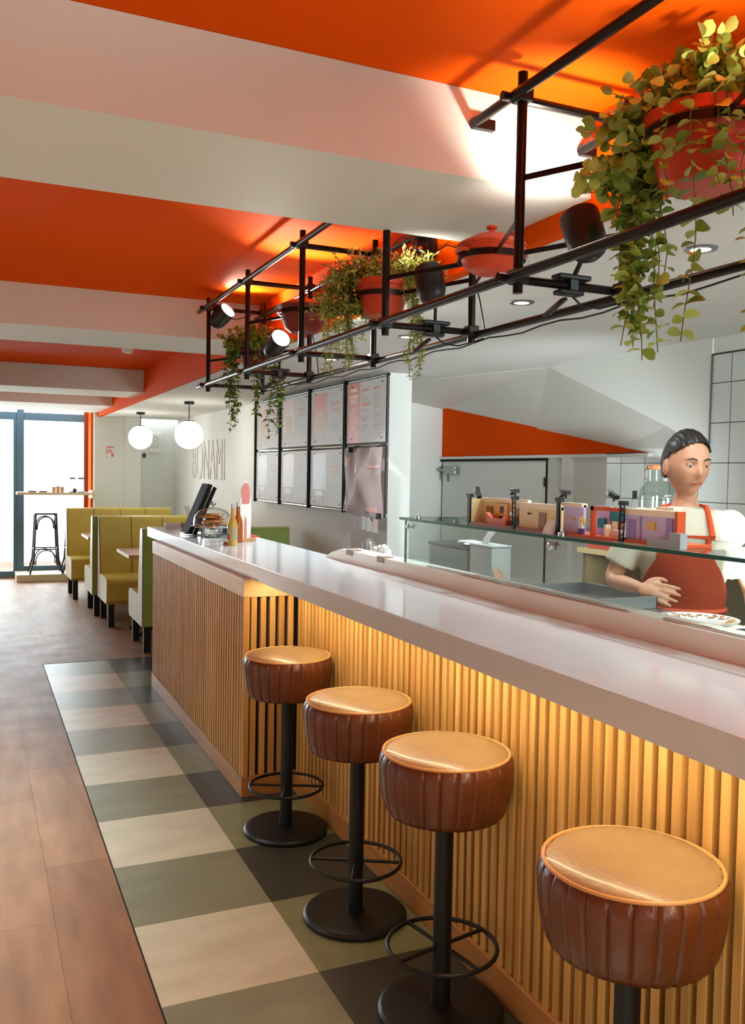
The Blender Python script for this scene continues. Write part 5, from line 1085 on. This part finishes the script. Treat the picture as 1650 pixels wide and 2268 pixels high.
# joints (local: -Y is the front, +X her left)
sR, eR, wR = V((-0.165, 0.01, 1.405)), V((-0.265, 0.0, 1.175)), V((-0.155, -0.168, 1.17))
sL, eL, wL = V((0.165, 0.01, 1.405)), V((0.255, 0.01, 1.15)), V((0.245, -0.20, 1.06))
vs = [V((0, 0, 1.0)), V((0, 0, 1.2)), V((0, 0.005, 1.37)), V((0, 0.01, 1.43)), V((0, 0.005, 1.49)), V((0, -0.005, 1.55)),
      V((-0.10, 0.01, 1.405)), sR, (sR + eR) / 2, eR, (eR * 2 + wR) / 3, (eR + wR * 2) / 3, wR, V((0.10, 0.01, 1.405)), sL, (sL + eL) / 2, eL, (eL * 2 + wL) / 3, (eL + wL * 2) / 3, wL,
      V((-0.085, 0, 0.92)), V((-0.09, 0, 0.48)), V((-0.09, 0.02, 0.09)), V((-0.09, -0.12, 0.04)), V((0.085, 0, 0.92)), V((0.09, 0, 0.48)), V((0.09, 0.02, 0.09)), V((0.09, -0.12, 0.04))]
ed = [(0, 1), (1, 2), (2, 3), (3, 4), (4, 5), (2, 6), (6, 7), (7, 8), (8, 9), (9, 10), (10, 11), (11, 12), (2, 13), (13, 14), (14, 15), (15, 16), (16, 17), (17, 18), (18, 19), (0, 20), (20, 21), (21, 22), (22, 23), (0, 24), (24, 25), (25, 26), (26, 27)]
ra = [0.10, 0.09, 0.085, 0.055, 0.047, 0.046, 0.06, 0.05, 0.043, 0.038, 0.038, 0.03, 0.023, 0.06, 0.05, 0.043, 0.038, 0.038, 0.03, 0.023, 0.085, 0.055, 0.035, 0.03, 0.085, 0.055, 0.035, 0.03]
b = B(); b.from_mesh(skin_mesh(vs, ed, ra, 0))
def hand(w, fwd, palm_n, curl, side):
    """skinned hand: palm + five separate fingers; side=+1 puts the thumb on +cross side"""
    fwd = fwd.normalized(); across = fwd.cross(palm_n).normalized() * side; n_ = palm_n.normalized()
    # palm
    bmh = B()
    pv = [w - fwd * 0.01, w + fwd * 0.03, w + fwd * 0.07]
    me = skin_mesh(pv, [(0, 1), (1, 2)], [(0.022, 0.016), (0.024, 0.015), (0.024, 0.014)], 0, 2); bpy_m = B(); bpy_m.from_mesh(me)
    cen = w + fwd * 0.04
    for v in bpy_m.verts:
        d_ = v.co - cen; a_ = d_.dot(across); h = d_.dot(n_); v.co = v.co + across * a_ * 0.75 - n_ * h * 0.25
    me2 = bpy.data.meshes.new('x'); bpy_m.to_mesh(me2); bpy_m.free(); b.from_mesh(me2)
    for k, (off, L) in enumerate(((0.031, 0.072), (0.011, 0.08), (-0.010, 0.075), (-0.030, 0.058))):
        p = w + fwd * 0.068 + across * off; d_ = (fwd + across * off * 3.0).normalized(); P = [w + fwd * 0.035 + across * off * 0.8, p]; r_ = [0.009, 0.0095]
        for s_, rr_ in ((0.42, 0.0088), (0.32, 0.008), (0.26, 0.0065)):
            d_ = (d_ + n_ * curl).normalized(); p = p + d_ * L * s_; P.append(p); r_.append(rr_)
        b.from_mesh(skin_mesh(P, [(i, i + 1) for i in range(len(P) - 1)], r_, 0, 2))
    P = [w + fwd * 0.012 + across * 0.02, w + fwd * 0.032 + across * 0.046 + n_ * 0.008, w + fwd * 0.058 + across * 0.056 + n_ * 0.016, w + fwd * 0.082 + across * 0.052 + n_ * 0.022]
    b.from_mesh(skin_mesh(P, [(0, 1), (1, 2), (2, 3)], [0.014, 0.0115, 0.010, 0.0075], 0, 2))
hand(wR, V((0.75, -0.30, -0.12)), V((0.25, 0.85, -0.35)), 0.22, 1)
hand(wL, V((-0.35, -0.8, -0.2)), V((-0.35, 0.2, -0.9)), 0.28, 1)
# head
HC = V((0.0, -0.02, 1.635)); HR = Matrix.Rotation(math.radians(26), 4, 'Z') @ Matrix.Rotation(math.radians(7), 4, 'X') @ Matrix.Diagonal((1.07, 1.07, 1.07, 1))
hb = B(); bmesh.ops.create_uvsphere(hb, u_segments=64, v_segments=48, radius=1)
def gs(x, m_, s_): return math.exp(-((x - m_) / s_) ** 2)
for v in hb.verts:
    x, y, z = v.co; X, Y, Z = x * 0.074, y * 0.093, z * 0.115
    if z < 0: f = 1 - 0.30 * (-z) ** 1.3; X *= f; Y = Y * (1 - 0.18 * (-z)) - 0.012 * (-z)
    if Y < 0: Y = Y * 0.94
    fr = max(0, -y)
    Y -= 0.022 * gs(X, 0, 0.011) * gs(Z, -0.026, 0.017) * fr      # nose tip
    Y -= 0.010 * gs(X, 0, 0.009) * gs(Z, -0.004, 0.022) * fr     # bridge
    Y += 0.010 * (gs(X, 0.031, 0.014) + gs(X, -0.031, 0.014)) * gs(Z, 0.006, 0.012) * fr   # sockets
    Y -= 0.005 * gs(Z, 0.026, 0.01) * gs(X, 0, 0.05) * fr        # brow
    Y -= 0.007 * gs(X, 0, 0.02) * gs(Z, -0.058, 0.008) * fr      # lips
    Y -= 0.008 * gs(X, 0, 0.02) * gs(Z, -0.094, 0.014) * fr      # chin
    Y -= 0.004 * (gs(X, 0.04, 0.02) + gs(X, -0.04, 0.02)) * gs(Z, -0.022, 0.02) * fr
    v.co = V((X, Y, Z))
for s_ in (-1, 1):   # ears
    bmesh.ops.create_uvsphere(hb, u_segments=20, v_segments=14, radius=1, matrix=Matrix.Translation((s_ * 0.074, 0.012, -0.012)) @ Matrix.Rotation(s_ * 0.35, 4, 'Z') @ Matrix.Diagonal((0.010, 0.02, 0.032, 1)))
bmesh.ops.transform(hb, matrix=Matrix.Translation(HC) @ HR, verts=hb.verts)
me_h = bpy.data.meshes.new('h'); hb.to_mesh(me_h); hb.free(); b.from_mesh(me_h)
body = fuse('body', b, M_skin, 0.0055, pr, 2)
HM = PM @ Matrix.Translation(HC) @ HR
def hpart(name, fn, m, split=False):
    b = B(); fn(b); bmesh.ops.transform(b, matrix=HM, verts=b.verts); return (obj_split if split else obj)(name, b, m, pr, angle=80)
def f_hair(b):
    bmesh.ops.create_uvsphere(b, u_segments=160, v_segments=120, radius=1)
    for v in b.verts:
        x, y, z = v.co; v.co = V((x * 0.081, y * 0.101 + 0.004, z * 0.121 + 0.004)); v.co *= 1 + 0.012 * math.sin(x * 30 + z * 4)
    dl_ = [v for v in b.verts if (v.co.y < -0.012 - 0.25 * (v.co.z - 0.05) and v.co.z < 0.086 - 8 * v.co.x ** 2) or (v.co.z < -0.055) or (v.co.y < 0.012 and v.co.z < 0.02)]
    bmesh.ops.delete(b, geom=dl_, context='VERTS'); bmesh.ops.solidify(b, geom=b.faces, thickness=0.010)
    bmesh.ops.create_uvsphere(b, u_segments=28, v_segments=20, radius=1, matrix=Matrix.Translation((0, 0.118, -0.01)) @ Matrix.Diagonal((0.036, 0.032, 0.038, 1)))
hpart('hair', f_hair, M_hair)
def f_eyes(b):
    for s_ in (-1, 1): bmesh.ops.create_uvsphere(b, u_segments=20, v_segments=14, radius=0.0115, matrix=Matrix.Translation((s_ * 0.031, -0.0695, 0.005)))
hpart('eye', f_eyes, mat('eye_white', (226, 220, 212), 0.2), True)
def f_iris(b):
    for s_ in (-1, 1): bmesh.ops.create_uvsphere(b, u_segments=16, v_segments=10, radius=0.0055, matrix=Matrix.Translation((s_ * 0.031, -0.0767, 0.0025)))
def f_lid(b):
    for s_ in (-1, 1):
        n0 = len(b.verts); r = bmesh.ops.create_uvsphere(b, u_segments=24, v_segments=20, radius=0.0127, matrix=Matrix.Translation((s_ * 0.031, -0.0695, 0.005)) @ Matrix.Rotation(0.55, 4, 'X'))
        bmesh.ops.delete(b, geom=[v for v in r['verts'] if (Matrix.Rotation(-0.1, 4, 'X') @ (v.co - V((s_ * 0.031, -0.0695, 0.005)))).z < 0.0012], context='VERTS')
        tube(b, [(s_ * 0.031 - 0.0118, -0.0725, 0.0055), (s_ * 0.031 - 0.006, -0.0805, 0.0052), (s_ * 0.031, -0.0828, 0.005), (s_ * 0.031 + 0.006, -0.0805, 0.0052), (s_ * 0.031 + 0.0118, -0.0725, 0.0055)], 0.0009, 5)
hpart('eyelids', f_lid, mat('eyelid_skin', (186, 132, 104), 0.5))
hpart('iris', f_iris, mat('iris_brown', (50, 30, 20), 0.2), True)
def f_brow(b):
    for s_ in (-1, 1): tube(b, [(s_ * 0.014, -0.092, 0.024), (s_ * 0.03, -0.089, 0.029), (s_ * 0.048, -0.076, 0.023)], [0.0022, 0.0028, 0.0012], 8)
hpart('eyebrow', f_brow, M_hair, True)
def f_lip(b):
    tube(b, [(-0.022, -0.078, -0.058), (-0.01, -0.0865, -0.0555), (0, -0.087, -0.0565), (0.01, -0.0865, -0.0555), (0.022, -0.078, -0.058)], [0.001, 0.0032, 0.0034, 0.0032, 0.001], 8)
    tube(b, [(-0.02, -0.078, -0.059), (0, -0.0865, -0.0625), (0.02, -0.078, -0.059)], [0.001, 0.0032, 0.001], 8)
hpart('lips', f_lip, mat('lips', (176, 92, 80), 0.4))
# shirt
b = B(); TR = [(0, 0.0, 0.90, 0.165, 0.115), (0, 0.0, 1.0, 0.150, 0.108), (0, 0.0, 1.10, 0.142, 0.104), (0, -0.005, 1.20, 0.155, 0.113), (0, -0.008, 1.29, 0.168, 0.122), (0, 0, 1.36, 0.168, 0.112), (0, 0.005, 1.41, 0.155, 0.092), (0, 0.01, 1.45, 0.10, 0.07), (0, 0.01, 1.475, 0.06, 0.056)]
loft(b, TR, 40)
for s_, e_ in ((sR, eR), (sL, eL)):
    s_ = s_ - V((0.006 if s_.x > 0 else -0.006, 0, 0.006)); bmesh.ops.create_uvsphere(b, u_segments=28, v_segments=20, radius=0.068, matrix=Matrix.Translation(s_)); bmesh.ops.create_uvsphere(b, u_segments=28, v_segments=20, radius=0.066, matrix=Matrix.Translation((s_.x * 0.68, 0.008, 1.40))); tube(b, [s_, s_ + (e_ - s_) * 0.35, s_ + (e_ - s_) * 0.72], [0.064, 0.062, 0.063], 24)
sh = fuse('shirt', b, M_shirt, 0.008, pr, 6)
# apron: bib + skirt following the torso
def apt(u, z):
    for (a, c_) in zip(TR, TR[1:]):
        if a[2] <= z <= c_[2]: f = (z - a[2]) / (c_[2] - a[2]); rx = a[3] + (c_[3] - a[3]) * f; ry = a[4] + (c_[4] - a[4]) * f; break
    else: rx, ry = (TR[0][3] + (0.9 - z) * 0.06, TR[0][4] + (0.9 - z) * 0.08)
    ang_ = -PI / 2 + u; return V(((rx + 0.014) * math.cos(ang_), (ry + 0.016) * math.sin(ang_) - 0.004 * math.sin(z * 22 + u * 3), z))
b = B()
def ap(u, v):
    z = 0.55 + 0.82 * v; hw = 1.45 if z < 1.12 else 1.45 - 0.85 * min(1, (z - 1.12) / 0.16)
    return apt((u - 0.5) * 2 * hw, z)
sheet(b, ap, 40, 60); bmesh.ops.solidify(b, geom=b.faces, thickness=0.004); bmesh.ops.transform(b, matrix=PM, verts=b.verts); apn = obj('apron', b, M_apron, pr, angle=80)
for s_ in (-1, 1):
    b = B(); P = [apt(s_ * 0.55, 1.365), V((s_ * 0.085, -0.075, 1.42)), V((s_ * 0.078, -0.01, 1.47)), V((s_ * 0.04, 0.06, 1.475))]
    for q0, q1 in zip(P, P[1:]):
        pass
    tube(b, P, 0.011, 8); bmesh.ops.transform(b, matrix=PM, verts=b.verts); obj('apron_strap', b, M_apron, pr, angle=80)
b = B(); n = 60; tube(b, [apt(2 * PI * k / n, 1.085) * 1.0 + V((0, 0, 0)) for k in range(n)], 0.009, 8, closed=True); bmesh.ops.transform(b, matrix=PM, verts=b.verts); obj('apron_tie', b, M_apron, pr, angle=80)
b = B()
for s_ in (-1, 1): tube(b, [(s_ * 0.07, 0, 0.97), (s_ * 0.09, 0, 0.85), (s_ * 0.09, 0, 0.48), (s_ * 0.09, 0.02, 0.07)], [0.09, 0.092, 0.068, 0.055], 20)
fuse('trousers', b, mat('dark_trousers', (40, 40, 44), 0.8), 0.01, pr, 4)
for s_ in (-1, 1):
    b = B(); loft(b, [(s_ * 0.09, -0.05, -0.018, 0.048, 0.13), (s_ * 0.09, -0.05, 0.03, 0.048, 0.128), (s_ * 0.09, -0.02, 0.07, 0.042, 0.09), (s_ * 0.09, 0.02, 0.1, 0.038, 0.045)], 28); bmesh.ops.transform(b, matrix=PM, verts=b.verts); obj('shoe', b, mat('dark_shoe', (28, 28, 30), 0.5), pr)
